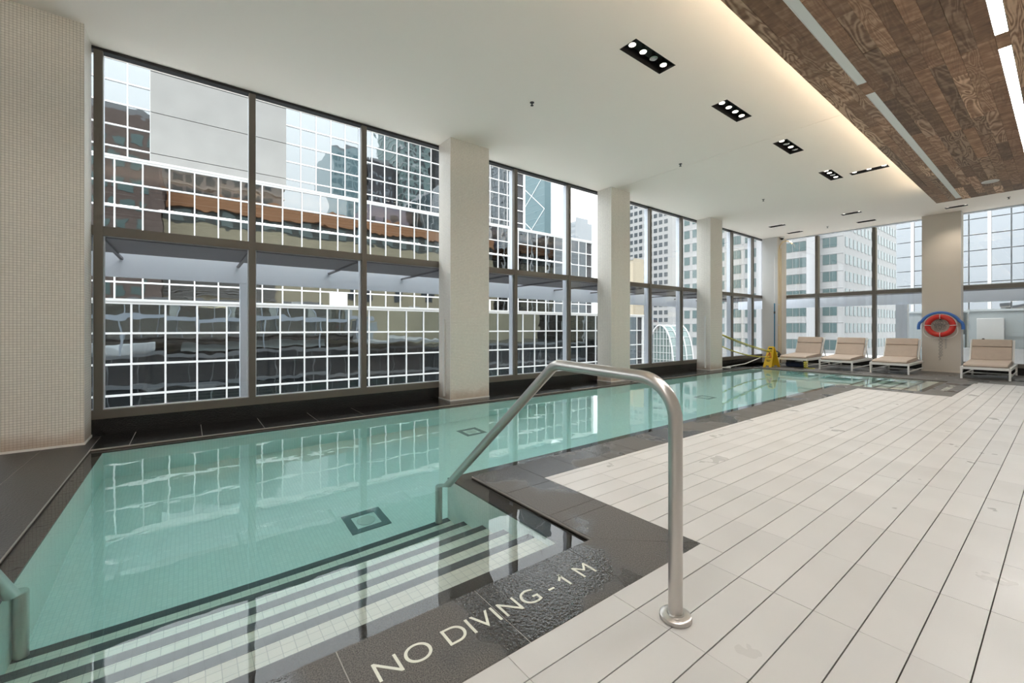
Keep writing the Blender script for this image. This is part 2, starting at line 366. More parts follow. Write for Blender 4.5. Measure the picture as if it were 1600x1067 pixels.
# recess coping with the lettering, mitred at the corner
ys = run(PY0, 1.64, 0.605, 1.04 - 0.605 * 2)
for a, b in zip(ys, ys[1:]): slab(PXA, DX1, a, b, M_gran)
MB().prism([(PXA + .0015, 1.6415), (DX1, 1.6415), (DX1, 2.268), (PXA + .0015, A1 + .002)], -0.014, 0).build('coping_slab', M_gran, floor)
xs = run(PX1, PXA - 0.25, 0.46, -2.475)
for a, b in zip(xs, xs[1:]): slab(a, b, A1, 2.27, M_gran)
MB().prism([(PXA - .2485, A1 + .0015), (PXA - .0015, A1 + .0015), (DX1 - .004, 2.27), (PXA - .2485, 2.27)], -0.014, 0).build('coping_slab', M_gran, floor)
ys = run(2.27, 10.6, 0.41, 2.68)
for a, b in zip(ys, ys[1:]): slab(PX1, DX0, a, b, M_gran)
xs = run(PX1, PXA, 0.46)
for a, b in zip(xs, xs[1:]): slab(a, b, 10.6, A2, M_gran)
ys = run(10.6, 13.5, 0.6)
for a, b in zip(ys, ys[1:]): slab(PXA, DX1, a, b, M_gran)
slab(PXA, DX1, 13.5, PY1, M_gran)
xs = run(XG, XR, 0.6)
ys = [PY1, 14.35, 14.95, 15.55, 16.15, YG]
for i, a in enumerate(ys[:-1]):
    for x0, x1 in zip(xs, xs[1:]):
        if x1 < 0.5: slab(x0, x1, a, ys[i + 1], M_gran, name='end_slab')
MB().box(0.44, XR, PY1, YG, -0.014, 0).build('end_slab', M_gran, floor)
# white deck tiles: joints every 0.1527 m across, 0.59 m along
TX, TY, TX0, TY0 = 0.1527, 0.592, -0.812, 2.112
cells = []
def clipcell(x0, x1, y0, y1):
    out = []
    for (rx0, rx1, ry0, ry1) in ((DX1, XR, -3.0, 2.27), (DX0, XR, 2.27, 10.6), (DX1, XR, 10.6, 13.5), (-1.2, XR, 13.5, PY1)):
        a, b, c, d = max(x0, rx0), min(x1, rx1), max(y0, ry0), min(y1, ry1)
        if b - a > 0.015 and d - c > 0.015: out.append((a, b, c, d))
    if len(out) == 2 and abs(out[0][0] - out[1][0]) < 1e-6 and abs(out[0][3] - out[1][2]) < 1e-6:
        out = [(out[0][0], out[0][1], out[0][2], out[1][3])]
    return out
for i in range(-13, 33):
    for j in range(-10, 21):
        for c in clipcell(TX0 + i * TX, TX0 + (i + 1) * TX, TY0 + j * TY, TY0 + (j + 1) * TY): cells.append(c)
def proj(x, y, z=0.0):
    d = x * XD[1] + y * YD[1]; l = x * XD[0] + y * YD[0]
    return (CX + FPX * l / d, CY - FPX * (z - CAMH) / d, d) if d > 0.15 else (None, None, d)
def seen(c):
    u, v, d = proj((c[0] + c[1]) / 2, (c[2] + c[3]) / 2)
    return u is not None and -40 < u < 1640 and v < 1130
vis = sorted([c for c in cells if seen(c)], key=lambda c: proj((c[0] + c[1]) / 2, (c[2] + c[3]) / 2)[2])
near = vis[:300]; nearset = set(near)
tmesh = {}
for (a, b, c, d) in near:
    k = (round(b - a, 3), round(d - c, 3))
    if k not in tmesh:
        w, l = b - a - 0.0045, d - c - 0.002
        tmesh[k] = MB().box(-w / 2, w / 2, -l / 2, l / 2, -0.012, 0).mesh('deck_tile', M_tile)
    link('deck_tile', tmesh[k], floor, loc=((a + b) / 2, (c + d) / 2, random.uniform(-0.0006, 0.0006)))
rest = MB()
for (a, b, c, d) in cells:
    if (a, b, c, d) not in nearset: rest.box(a + .0022, b - .0022, c + .001, d - .001, -0.012, 0)
rest.build('deck_tile_field', M_tile, floor, 'stuff')
MB().box(DX1, XR, YB, -3.0, -0.012, 0).build('deck_tile_field', M_tile, floor, 'stuff')
# lettering set into the coping
def lettering(body, size, loc, rotz, length):
    fc = bpy.data.curves.new('lettering', 'FONT'); fc.body = body; fc.size = size; fc.extrude = 0.0006; fc.offset = -0.001
    to = bpy.data.objects.new('tmp', fc); COL.objects.link(to)
    bpy.context.view_layer.update()
    me = bpy.data.meshes.new_from_object(to.evaluated_get(bpy.context.evaluated_depsgraph_get()))
    bpy.data.objects.remove(to)
    xs = [v.co.x for v in me.vertices]; k = length / (max(xs) - min(xs)); m0 = min(xs)
    for v in me.vertices: v.co.x = (v.co.x - m0) * k
    me.materials.clear(); me.materials.append(M_letter)
    # the numeral 1 has a short flag at its head
    sv = sorted((min(me.vertices[i].co.x for i in p.vertices), max(me.vertices[i].co.x for i in p.vertices)) for p in me.polygons); cl = [list(sv[0])]
    for q0, q1 in sv[1:]:
        if q0 > cl[-1][1] + 1e-5: cl.append([q0, q1])
        else: cl[-1][1] = max(cl[-1][1], q1)
    if len(cl) >= 2:
        x1 = cl[-2][0] + 0.004; ch = max(v.co.y for v in me.vertices if cl[-2][0] - 1e-4 <= v.co.x <= cl[-2][1] + 1e-4); zz = max(v.co.z for v in me.vertices)
        bmf = bmesh.new(); bmf.from_mesh(me)
        bmf.faces.new([bmf.verts.new(c) for c in ((x1 - .034, ch - .036, zz), (x1 - .026, ch - .044, zz), (x1 + .006, ch - .016, zz), (x1 + .006, ch, zz))])
        bmf.to_mesh(me); bmf.free()
    o = link('lettering', me, floor, loc=loc); o.rotation_euler = (0, 0, rotz)
    o['label'] = 'cream inlaid lettering reading NO DIVING - 1 M'
    return o
lettering('NO DIVING - 1 M', 0.137, (-1.412, 0.515, 0.0008), math.pi / 2, 1.09)
lettering('NO DIVING - 1 M', 0.137, (-1.412, 11.55, 0.0008), math.pi / 2, 1.09)

# ---- pool basin
pool = empty('swimming_pool', (-4.4, 6.5, -1.0), 'long aqua mosaic swimming pool with dark granite edge and two stair recesses', 'pool')
LW = 0.13; T = 0.12
ix0, ix1, ixa, iy0, ia1, ia2, iy1 = PX0 + 0.09, PX1 - 0.15, PXA - LW, PY0 + 0.1, A1 - 0.14, A2 + 0.14, PY1 - 0.12
inner = [(ix0, iy0), (ixa, iy0), (ixa, ia1), (ix1, ia1), (ix1, ia2), (ixa, ia2), (ixa, iy1), (ix0, iy1)]
bb = MB().box(ix0 - T, ix1 + T, iy0 - T, iy1 + T, -1.15, -1.0)
bb.build('basin_floor', M_pool, pool)
wb = MB()
for (x0, x1, y0, y1) in ((ix0 - T, ix0, iy0 - T, iy1 + T), (ix0, ixa + T, iy0 - T, iy0), (ixa, ixa + T, iy0, ia1 + T), (ix1, ixa, ia1, ia1 + T),
                         (ix1, ix1 + T, ia1 + T, ia2 - T), (ix1, ixa, ia2 - T, ia2), (ixa, ixa + T, ia2 - T, iy1), (ix0, ixa + T, iy1, iy1 + T)):
    wb.box(x0, x1, y0, y1, -1.0, -0.075)
wb.build('basin_wall', M_pool, pool)
lb = MB()
for (x0, x1, y0, y1) in ((PX0 - .02, ix0, PY0, PY1), (ix0, PXA, PY0, iy0), (ixa, PXA + .02, iy0, A1), (PX1, ixa, ia1, A1 + .02), (ix1, PX1 + .02, ia1, ia2),
                         (PX1, ixa, A2 - .02, ia2), (ixa, PXA + .02, A2, PY1), (ix0, ixa, iy1, PY1 + .02)):
    lb.box(x0, x1, y0, y1, -0.075, -0.045)
lb.build('submerged_lip', M_lip, pool)
for (y0, y1) in ((iy0, ia1), (ia2, iy1)):
    n = 5; runw = (ixa - ix1) / n
    for k in range(n):
        xa, xb = ixa - (k + 1) * runw, ixa - k * runw; zt = -0.165 * (k + 1)
        st = MB().box(xa, xb, y0, y1, zt - 0.165 if k < n - 1 else -1.0, zt).build('step', M_step, pool)
        MB().box(xa - 0.002, xa + 0.055, y0 + 0.002, y1 - 0.002, zt - 0.05, zt + 0.003).build('nosing', M_nose, st)
for (x, y) in ((-3.59, 1.19), (-5.15, 3.2), (-4.4, 8.2), (-4.4, 11.8)):
    dr = MB()
    for a, b, c, d in ((-.16, .16, -.16, -.1), (-.16, .16, .1, .16), (-.16, -.1, -.1, .1), (.1, .16, -.1, .1)): dr.box(x + a, x + b, y + c, y + d, -1.0, -0.992)
    d = dr.build('main_drain', P('slate_tile', (0.16, 0.20, 0.21), 0.4), pool)
    MB().lathe([(0.075, 0), (0.075, 0.006), (0.06, 0.009)], 24, (x, y, -1.0)).build('drain_cover', P('drain_plastic', (0.7, 0.72, 0.68), 0.4), d)
wv = MB().prism(outline, -1.10, ZW)
water = wv.build('pool_water', water_mat())
tag(water, 'clear still turquoise water filling the pool', 'water', kind='stuff')

# ---- window wall on the left: kerb, frames, glass
wall_left = MB().box(XG - 0.12, XG, YB, YG, -0.014, 0.185).build('wall_left', M_dark, None, 'structure')
ys = run(YB, YG - .1, 0.585, 0.873 - 0.585 * 15)
for a, b in zip(ys, ys[1:]): MB().box(XG, XG + 0.012, a + .0015, b - .0015, -0.0, 0.185).build('kerb_tile', M_dark, wall_left)
mull = [-0.80 + 1.47 * k for k in range(-4, 12)]
win1 = empty('window_1', (XG, 4.0, 0.185), kind='structure')
MB().box(XG - 0.10, XG + 0.012, YB, YG, 0.185, 0.285).build('sill_frame', M_frame, win1)
MB().box(XG - 0.10, XG, YB, YG, H - 0.035, H).build('head_frame', M_black, win1)
for y in mull:
    MB().box(XG - 0.06, XG + 0.012, y - 0.0375, y + 0.0375, 0.285, H - 0.035).build('mullion', M_frame, win1)
    # outer cap of the mullion, pale metal
    MB().box(XG - 0.17, XG - 0.06, y - 0.033, y + 0.033, 0.285, H - 0.035).build('mullion_cap', M_ext, win1)
spans = list(zip([YB] + [y + .0375 for y in mull], [y - .0375 for y in mull] + [YG - 0.4]))
for a, b in spans:
    if b - a < 0.1: continue
    MB().box(XG - 0.10, XG + 0.006, a, b, 2.235, 2.34).build('transom', M_frame, win1)
    MB().box(XG - 0.056, XG - 0.050, a, b, 0.285, 2.235).build('glass_pane', M_glass, win1)
    MB().box(XG - 0.056, XG - 0.050, a, b, 2.34, H - 0.035).build('glass_pane', M_glass, win1)
    f1 = MB()
    f1.box(XG - .06, XG - .035, a, a + .012, .285, 2.235).box(XG - .06, XG - .035, b - .012, b, .285, 2.235).box(XG - .06, XG - .035, a + .012, b - .012, .285, .297)
    f1.build('gasket', M_ext, win1)
# ---- far window wall
wall_back = MB().box(XG, XR, YG, YG + 0.12, -0.014, 0.185).build('wall_back', M_dark, None, 'structure')
win2 = empty('window_2', (-2, YG, 0.185), kind='structure')
MB().box(XG, XR, YG - 0.012, YG + 0.1, 0.185, 0.285).build('sill_frame', M_frame, win2)
MB().box(XG, XR, YG, YG + 0.1, H - 0.035, H).build('head_frame', M_ext, win2)
fm = [-5.13, -3.635, -2.14, -0.645, 0.85, 2.345]
for x in fm:
    MB().box(x - 0.04, x + 0.04, YG - 0.012, YG + 0.19, 0.285, H - 0.035).build('mullion', M_frame, win2)
for a, b in zip([-6.1] + [x + .04 for x in fm], [x - .04 for x in fm] + [XR]):
    MB().box(a, b, YG - 0.006, YG + 0.1, 2.235, 2.34).build('transom', M_frame, win2)
    MB().box(a, b, YG + .05, YG + .056, 0.285, 2.235).build('glass_pane', M_glass, win2)
    MB().box(a, b, YG + .05, YG + .056, 2.34, H - 0.035).build('glass_pane', M_glass, win2)
# ---- plain walls out of view
MB().box(XR, XR + 0.2, YB - 0.2, YG + 0.12, -0.014, H + 0.3).build('wall_right', M_wall, None, 'structure')
MB().box(XG - 0.2, XR, YB - 0.2, YB, -0.014, H + 0.3).build('wall_front', M_wall, None, 'structure')
# ---- ceiling: two plaster fields with a fine control joint
ceil = empty('ceiling', (0, 0, H), kind='structure')
YJ = 7.62
DL = [(-2.947, 4.23, 0.222, 0.765), (-2.947, 6.24, 0.222, 0.755), (-2.935, 8.245, 0.218, 0.745), (-2.95, 10.46, 0.22, 0.745), (-2.40, 10.72, 0.59, 0.19),
      (-5.42, 14.35, 0.43, 0.19), (-5.43, 15.77, 0.43, 0.19), (-3.6, 14.38, 0.43, 0.19), (-3.6, 15.8, 0.43, 0.19), (-1.76, 15.75, 0.41, 0.19)]
def plaster(y0, y1):                                     # a field with openings left for the recessed downlights
    holes = [(x - lx / 2, x + lx / 2, y - ly / 2, y + ly / 2) for x, y, lx, ly in DL if y0 < y < y1]
    xs = sorted({XG - 0.2, XR} | {h[0] for h in holes} | {h[1] for h in holes}); yy = sorted({y0, y1} | {h[2] for h in holes} | {h[3] for h in holes})
    m = MB()
    for c, d in zip(yy, yy[1:]):
        st = None
        for a, b in zip(xs, xs[1:]):
            inside = any(h[0] <= (a + b) / 2 <= h[1] and h[2] <= (c + d) / 2 <= h[3] for h in holes)
            if not inside and st is None: st = a
            if inside and st is not None: m.box(st, a, c, d, H, H + 0.3); st = None
        if st is not None: m.box(st, XR, c, d, H, H + 0.3)
    return m
plaster(YB, YJ - 0.004).build('plaster_field', M_ceil, ceil)
plaster(YJ + 0.004, YG + 0.12).build('plaster_field', M_ceil, ceil)
MB().box(XG - 0.2, XR, YJ - 0.004, YJ + 0.004, H + 0.01, H + 0.3).build('control_joint', M_grey, ceil)
# wood soffit
WZ = 3.95; KW = (WZ - CAMH) / 2.95                     # the soffit hangs 0.38 m below the plaster
WX0, WX1, WY0, WY1 = -1.90 * KW, 1.09 * KW, -7.4, 14.1 * KW
sof = MB().box(WX0 + 0.004, WX1 - 0.004, WY0, WY1 - 0.004, WZ + 0.014, WZ + 0.05).build('wood_soffit', P('soffit_backing', (0.05, 0.035, 0.025), 0.8), ceil)
STR = [(a * KW, b * KW) for a, b in ((-1.56, -1.47), (-0.455, -0.36), (0.65, 0.745))]
SEG = [(-7.0, -0.96 * KW), (-0.61 * KW, 6.47 * KW), (6.82 * KW, 13.9 * KW)]
cols = []
for a, b, n in ((WX0, STR[0][0], 3), (STR[0][1], STR[1][0], 8), (STR[1][1], STR[2][0], 8), (STR[2][1], WX1, 3)):
    cols += [(a + (b - a) * i / n, a + (b - a) * (i + 1) / n) for i in range(n)]
rw = random.Random(3)
far_planks = MB()
def plank(a, b, c, d):
    z = WZ + rw.choice((0, 0, 0.0015, 0.003))
    if c < 1.0 or a > 0.0: far_planks.box(a + .0008, b - .0008, c + .0008, d - .0008, z, WZ + 0.014); return
    w, l = b - a - .0016, d - c - .0016
    me = MB().box(-w / 2, w / 2, -l / 2, l / 2, z - WZ - .007, .007).mesh('plank', M_wood)
    link('plank', me, sof, loc=((a + b) / 2, (c + d) / 2, WZ + 0.007))
for a, b in cols:
    y = WY0 - rw.uniform(0, 1.0)
    while y < WY1 - 0.02:
        l = rw.choice((0.8, 1.1, 1.5, 1.9, 2.3)); c, d = max(y, WY0), min(y + l, WY1)
        if WY1 - d < 0.3: d = WY1
        if d > c: plank(a, b, c, d)
        y = d if d == WY1 else y + l
for a, b in STR:
    gaps = [(WY0, SEG[0][0])] + [(SEG[i][1], SEG[i + 1][0]) for i in range(2)] + [(SEG[2][1], WY1)]
    for c, d in gaps: plank(a, b, c, d)
far_planks.build('plank_field', M_wood, sof, 'stuff')

# ================================================================== LIGHT FITTINGS
M_on = emit('lit_diffuser', (1.0, 0.975, 0.935), STRIP_POWER)
M_off = P('unlit_diffuser', (0.78, 0.80, 0.78), 0.4)
M_cove = emit('cove_led', (1.0, 0.80, 0.55), COVE_POWER)
lab = {0: 'unlit white linear light strip', 1: 'brightly lit white linear light strip', 2: 'unlit white linear light strip farthest from the windows'}
for i, (a, b) in enumerate(STR):
    for j, (c, d) in enumerate(SEG):
        o = empty('linear_light', ((a + b) / 2, (c + d) / 2, WZ), [lab[0] + ' nearest the windows', lab[1] + ' down the middle of the soffit', lab[2]][i] +
                  [', first segment', ', second segment', ', segment towards the loungers'][j], 'ceiling light', 'strip lights in the wood soffit')
        MB().box(a + .004, b - .004, c + .004, d - .004, WZ + .003, WZ + .0135).build('diffuser', M_on if i == 1 else M_off, o)
        MB().box(a, a + .004, c, d, WZ - .002, WZ + .0135).box(b - .004, b, c, d, WZ - .002, WZ + .0135).box(a, b, c, c + .004, WZ - .002, WZ + .0135).box(a, b, d - .004, d, WZ - .002, WZ + .0135).build('trim', M_white, o)
cv = empty('cove_light', (WX0 + .1, 5, WZ + .05), 'warm hidden cove light strip on top of the wood soffit edge', 'ceiling light')
MB().box(WX0 + 0.10, WX0 + 0.125, WY0 + .1, WY1 - 0.1, WZ + 0.051, WZ + 0.06).build('led_strip', M_cove, cv)
MB().box(WX0 + 0.08, WX0 + 0.145, WY0 + .1, WY1 - 0.1, WZ + 0.05, WZ + 0.0508).build('channel', M_white, cv)
M_lens = emit('lamp_lens', (1.0, 0.93, 0.80), 3.0)
M_lensoff = P('lamp_lens_unlit', (0.45, 0.45, 0.43), 0.2, 0.6)
M_chrome = P('lamp_chrome', (0.65, 0.62, 0.56), 0.2, 1.0)
def downlight(cx, cy, along, n, lx, ly, lit, label, watt=SPOT_W, tilt=(0, 0)):
    o = empty('downlight', (cx, cy, H), label, 'ceiling light', 'black recessed downlights')
    hb = MB(); t = 0.004; x0, x1, y0, y1 = cx - lx / 2, cx + lx / 2, cy - ly / 2, cy + ly / 2
    hb.box(x0, x1, y0, y1, H + .11, H + .115).box(x0, x0 + t, y0, y1, H - .002, H + .11).box(x1 - t, x1, y0, y1, H - .002, H + .11)
    hb.box(x0 + t, x1 - t, y0, y0 + t, H - .002, H + .11).box(x0 + t, x1 - t, y1 - t, y1, H - .002, H + .11)
    hb.build('housing', M_black, o)
    L_ = ly if along == 'y' else lx
    for k in range(n):
        q = (k - (n - 1) / 2) * (L_ * 0.78 / max(1, n - 1)) if n > 1 else 0
        x, y = (cx, cy + q) if along == 'y' else (cx + q, cy)
        on = lit[k]
        lp = MB().lathe([(0.018, 0.105), (0.020, 0.06), (0.042, 0.045), (0.046, 0.025), (0.040, 0.024)], 20, (x, y, H)).build('lamp', M_chrome, o, smooth=True)
        MB().lathe([(0.036, 0.0235), (0.036, 0.021), (0.02, 0.019)], 20, (x, y, H)).build('lens', M_lens if on else M_lensoff, lp)
        if on and watt:
            ld = bpy.data.lights.new('spot', 'SPOT'); ld.energy = watt; ld.color = (1.0, 0.90, 0.76); ld.spot_size = 1.5; ld.spot_blend = 0.8; ld.shadow_soft_size = 0.04
            lo = bpy.data.objects.new('lamp_beam', ld); COL.objects.link(lo); lo.parent = o; lo.location = (x - cx, y - cy, 0.012); lo.rotation_euler = (tilt[0], tilt[1], 0)
downlight(-2.947, 4.23, 'y', 4, 0.222, 0.765, (1, 1, 0, 1), 'black recessed four-lamp downlight with one dead lamp third along')
downlight(-2.947, 6.24, 'y', 4, 0.222, 0.755, (1, 1, 1, 1), 'black recessed four-lamp downlight with all lamps lit')
downlight(-2.935, 8.245, 'y', 4, 0.218, 0.745, (1, 0, 1, 0), 'black recessed four-lamp downlight with two lamps lit, beyond the ceiling joint')
downlight(-2.95, 10.46, 'y', 4, 0.22, 0.745, (1, 1, 0, 1), 'black recessed four-lamp downlight beside the slim three-lamp fitting')
downlight(-2.40, 10.72, 'x', 3, 0.59, 0.19, (1, 1, 1), 'slim black three-lamp downlight set crosswise near the wood soffit')
for cx, cy, lb_, lit in ((-5.42, 14.35, 'over the wet floor sign', (0, 1)), (-5.43, 15.77, 'by the grey corner pillar', (1, 1)), (-3.6, 14.38, 'over the pool end between loungers', (1, 1)),
                    (-3.6, 15.8, 'near the far window mullion', (0, 0))):
    downlight(cx, cy, 'x', 2, 0.43, 0.19, lit, 'slim black two-lamp downlight ' + lb_)
downlight(-1.76, 15.75, 'x', 2, 0.41, 0.19, (1, 1), 'slim black two-lamp downlight in front of the life-ring column', 13, (0.25, 0))
for i, (x, y, t) in enumerate(((-4.515, 3.79, 'alone beside the first downlight'), (-4.49, 7.46, 'next to the ceiling joint'), (-4.505, 11.12, 'between the last two mosaic columns'),
                            (-4.513, 15.68, 'near the far window'), (-0.87, 15.6, 'beyond the end of the wood soffit'))):
    o = empty('sprinkler_head', (x, y, H), 'small dark ceiling sprinkler head ' + t, 'sprinkler', 'ceiling sprinklers')
    MB().lathe([(0.03, 0), (0.03, -0.005), (0.012, -0.006)], 16, (x, y, H)).build('escutcheon', M_black, o)
    MB().lathe([(0.008, -0.006), (0.008, -0.04)], 10, (x, y, H)).build('body', M_black, o)
    MB().lathe([(0.022, -0.04), (0.022, -0.044)], 14, (x, y, H)).build('deflector', M_black, o)
o = empty('ceiling_speaker', (-0.955 * KW, 12.81 * KW, WZ), 'round white ceiling speaker set in the wood soffit', 'speaker')
MB().lathe([(0.115, 0), (0.115, -0.012), (0.10, -0.018)], 32, (-0.955 * KW, 12.81 * KW, WZ)).build('rim', M_white, o, smooth=True)
MB().lathe([(0.098, -0.0182), (0.06, -0.021)], 32, (-0.955 * KW, 12.81 * KW, WZ)).build('grille', P('speaker_grille', (0.6, 0.58, 0.54), 0.6), o)
o = empty('dome_camera', (-6.0, 16.3, H), 'small dark dome security camera at the ceiling corner', 'camera')
MB().lathe([(0.07, 0), (0.07, -0.04), (0.06, -0.05)], 20, (-5.97, 16.2, H)).build('base', M_white, o)
MB().lathe([(0.055, -0.05), (0.052, -0.075), (0.035, -0.098), (0.01, -0.105)], 20, (-5.97, 16.2, H)).build('dome', P('smoked_dome', (0.01, 0.01, 0.012), 0.1), o, smooth=True)

# ================================================================== COLUMNS
def column(y0, y1, x0, x1, label, channel=None, mat=M_col, zb=0.0, nm='mosaic_column'):
    o = empty(nm, ((x0 + x1) / 2, (y0 + y1) / 2, zb), label, 'column', 'columns')
    MB().box(x0, x1, y0, y1, zb, H).build('shaft', mat, o)
    b = MB(); e = 0.008
    b.box(x1, x1 + e, y0 - e, y1 + e, zb, zb + 0.022).box(x0, x1, y0 - e, y0, zb, zb + 0.022).box(x0, x1, y1, y1 + e, zb, zb + 0.022)
    b.build('base_trim', M_trim, o)
    c = MB()
    for yy in (y0, y1): c.box(x1 - .006, x1 + .002, min(yy, yy + (-.002 if yy == y0 else .002)), max(yy, yy + (-.002 if yy == y0 else .002)), zb + .022, H)
    c.build('corner_trim', M_trim, o)
    if channel:
        MB().box(channel[0] - .02, channel[0] + .02, y0 - 0.03, y0, zb + 0.06, channel[1]).build('conduit', M_white, o)
    return o
XC = -6.14
column(-1.42, -0.855, XG, XC, 'white mosaic-tiled column rust-stained at its foot beside the pool end')
column(3.41, 4.17, XG + .012, XC, 'white mosaic-tiled column with a slim conduit, next after the rust-stained one', (-6.33, 1.35))
column(7.44, 8.10, XG + .012, XC, 'mosaic-tiled column without conduit, between the two conduit-fitted columns')
column(11.72, 12.40, XG + .012, XC, 'mosaic-tiled column with the yellow rope tied to it', (-6.28, 1.55))
o = empty('corner_pillar', (-6.28, 16.4, 0), 'plain grey painted pillar in the corner behind the wet floor sign', 'column', 'columns')
MB().box(XG + .012, -6.06, 16.05, YG - .012, 0, H).build('shaft', M_grey, o)
MB().box(-6.06, -6.03, 16.05, YG - .012, 0, H).build('edge_cladding', M_beige, o)
o = empty('painted_column', (-2.12, 16.5, 0), 'beige painted column carrying the red life ring', 'column', 'columns')
MB().box(-2.50, -1.745, 16.36, YG - 0.014, 0, H).build('shaft', M_beige, o)
MB().box(-2.515, -1.73, 16.345, 16.36, 0, 0.05).build('base_trim', P('beige_trim', (0.66, 0.60, 0.52), 0.5), o)
MB().box(-1.745, -1.735, 16.352, YG - 0.014, 0.05, H).build('edge_cladding', M_grey, o)

# ================================================================== HANDRAILS
def arc(c, r, a0, a1, n, Y):
    return [(c[0] + r * math.cos(a0 + (a1 - a0) * i / n), Y, c[1] + r * math.sin(a0 + (a1 - a0) * i / n)) for i in range(n + 1)]
def handrail(Y, label):
    o = empty('handrail', (-0.985, Y, 0), label, 'handrail', 'stainless pool handrails')
    xp, zt, R = -0.985, 0.985, 0.17
    pts = [(xp, Y, 0.0), (xp, Y, 0.4)] + arc((xp - R, zt - R), R, 0, math.pi / 2 - 0.02, 10, Y)
    # bend into the slope, then under water to the vertical foot
    a = math.radians(40)
    R2 = 0.12; cx2, cz2 = -1.665, 1.0 - R2
    pts += arc((cx2, cz2), R2, math.pi / 2 + 0.02, math.pi / 2 + a, 6, Y)
    ex, ez = pts[-1][0], pts[-1][2]
    R3 = 0.07; xv = -3.07
    t = (ex - xv - R3 * (1 - math.sin(a))) / math.cos(a)
    sx_, sz_ = ex - t * math.cos(a), ez - t * math.sin(a)
    cx3, cz3 = sx_ + R3 * math.sin(a), sz_ - R3 * math.cos(a)
    pts += [(ex + (sx_ - ex) * .5, Y, ez + (sz_ - ez) * .5)]
    pts += arc((cx3, cz3), R3, math.pi / 2 + a, math.pi, 6, Y)
    pts += [(cx3 - R3, Y, -0.6), (cx3 - R3, Y, -0.99)]
    MB().tube(pts, 0.0285, 20).build('rail', M_steel, o, smooth=True)
    MB().lathe([(0.060, 0), (0.063, 0.004), (0.063, 0.018), (0.058, 0.022), (0.034, 0.022), (0.031, 0.028), (0.026, 0.028)], 32, (xp, Y, 0.0005)).build('flange', M_steel, o, smooth=True)
    MB().lathe([(0.05, -1.0), (0.05, -0.985), (0.03, -0.98)], 20, (cx3 - R3, Y, 0)).build('foot_flange', M_steel, o, smooth=True)
handrail(1.6, 'brushed stainless steel handrail with round flange standing on the white deck tiles')
handrail(-0.645, 'stainless steel handrail by the pool end wall, its foot showing under water')

# ================================================================== SUN LOUNGERS
def lounger():
    o = empty('sun_lounger', (0, 0, 0))
    w = 0.76; L = 1.95; zt = 0.285
    f = MB()
    for s in (-1, 1): f.box(s * w / 2 - .02, s * w / 2 + .02, 0, L, zt - .06, zt)
    f.box(-w / 2 + .02, w / 2 - .02, 0, 0.035, zt - .06, zt).box(-w / 2 + .02, w / 2 - .02, L - .035, L, zt - .06, zt)
    f.build('frame', M_white, o, bevel=0.004)
    for sx_ in (-1, 1):
        for y in (0.02, L - 0.02): MB().box(sx_ * (w / 2 - .002) - .018, sx_ * (w / 2 - .002) + .018, y - .018, y + .018, 0, zt - .06).build('leg', M_white, o)
    st = MB()
    for s in (-1, 1): st.box(s * w / 2 - .012, s * w / 2 + .012, .04, L - .04, .075, .10)
    st.box(-w / 2, w / 2, .95, .975, .075, .10); st.build('stretcher', M_white, o)
    for k in range(9): MB().box(-w / 2 + .02, w / 2 - .02, .08 + k * .125, .15 + k * .125, zt - .03, zt - .015).build('slat', M_white, o)
    # seat cushion, rounded front
    prof = [(0.0, zt + .012), (0.03, zt - .002), (1.30, zt + .03), (1.30, zt + .125), (0.10, zt + .075), (0.03, zt + .06), (0.0, zt + .035)]
    MB().extr(prof, 'x', -w / 2 + .03, w / 2 - .03).build('seat_cushion', M_cush, o, bevel=0.012)
    a = math.radians(62); by, bz = 1.27, zt + .09
    def bk(s, t): return (by + s * math.cos(a) - t * math.sin(a), bz + s * math.sin(a) + t * math.cos(a))
    MB().extr([bk(0, 0), bk(0.36, 0), bk(0.36, .07), bk(0, .07)], 'x', -w / 2 + .04, w / 2 - .04).build('back_cushion', M_cush, o, bevel=0.014)
    MB().extr([bk(.365, .005), bk(.57, .005), bk(.57, .085), bk(.365, .085)], 'x', -w / 2 + .04, w / 2 - .04).build('head_cushion', M_cush, o, bevel=0.02, seg=3)
    fr = MB()
    for s in (-1, 1): fr.bar((s * (w / 2 - .02), *bk(-.02, -.03)), (s * (w / 2 - .02), *bk(.60, -.03)), .035, .03)
    fr.bar((-w / 2 + .02, *bk(.585, -.03)), (w / 2 - .02, *bk(.585, -.03)), .03, .03); fr.build('backrest_frame', M_white, o)
    for s in (-1, 1): MB().bar((s * (w / 2 - .05), *bk(.42, -.03)), (s * (w / 2 - .05), 1.80, zt - .03), .02, .02).build('prop', M_white, o)
    return o
proto = lounger()
for i, (x, y, lb_) in enumerate(((-5.10, 14.62, 'white-framed taupe sun lounger next to the yellow wet floor sign'), (-4.02, 14.60, 'white-framed taupe sun lounger, second from the corner pillar'),
                              (-2.86, 14.60, 'white-framed taupe sun lounger beside the life-ring column on the pole side'), (-1.18, 14.68, 'white-framed taupe sun lounger in front of the grey cabinets outside'))):
    o = proto if i == 0 else copy_tree(proto)
    o.location = (x, y, 0); tag(o, lb_, 'sun lounger', 'sun loungers along the far window')

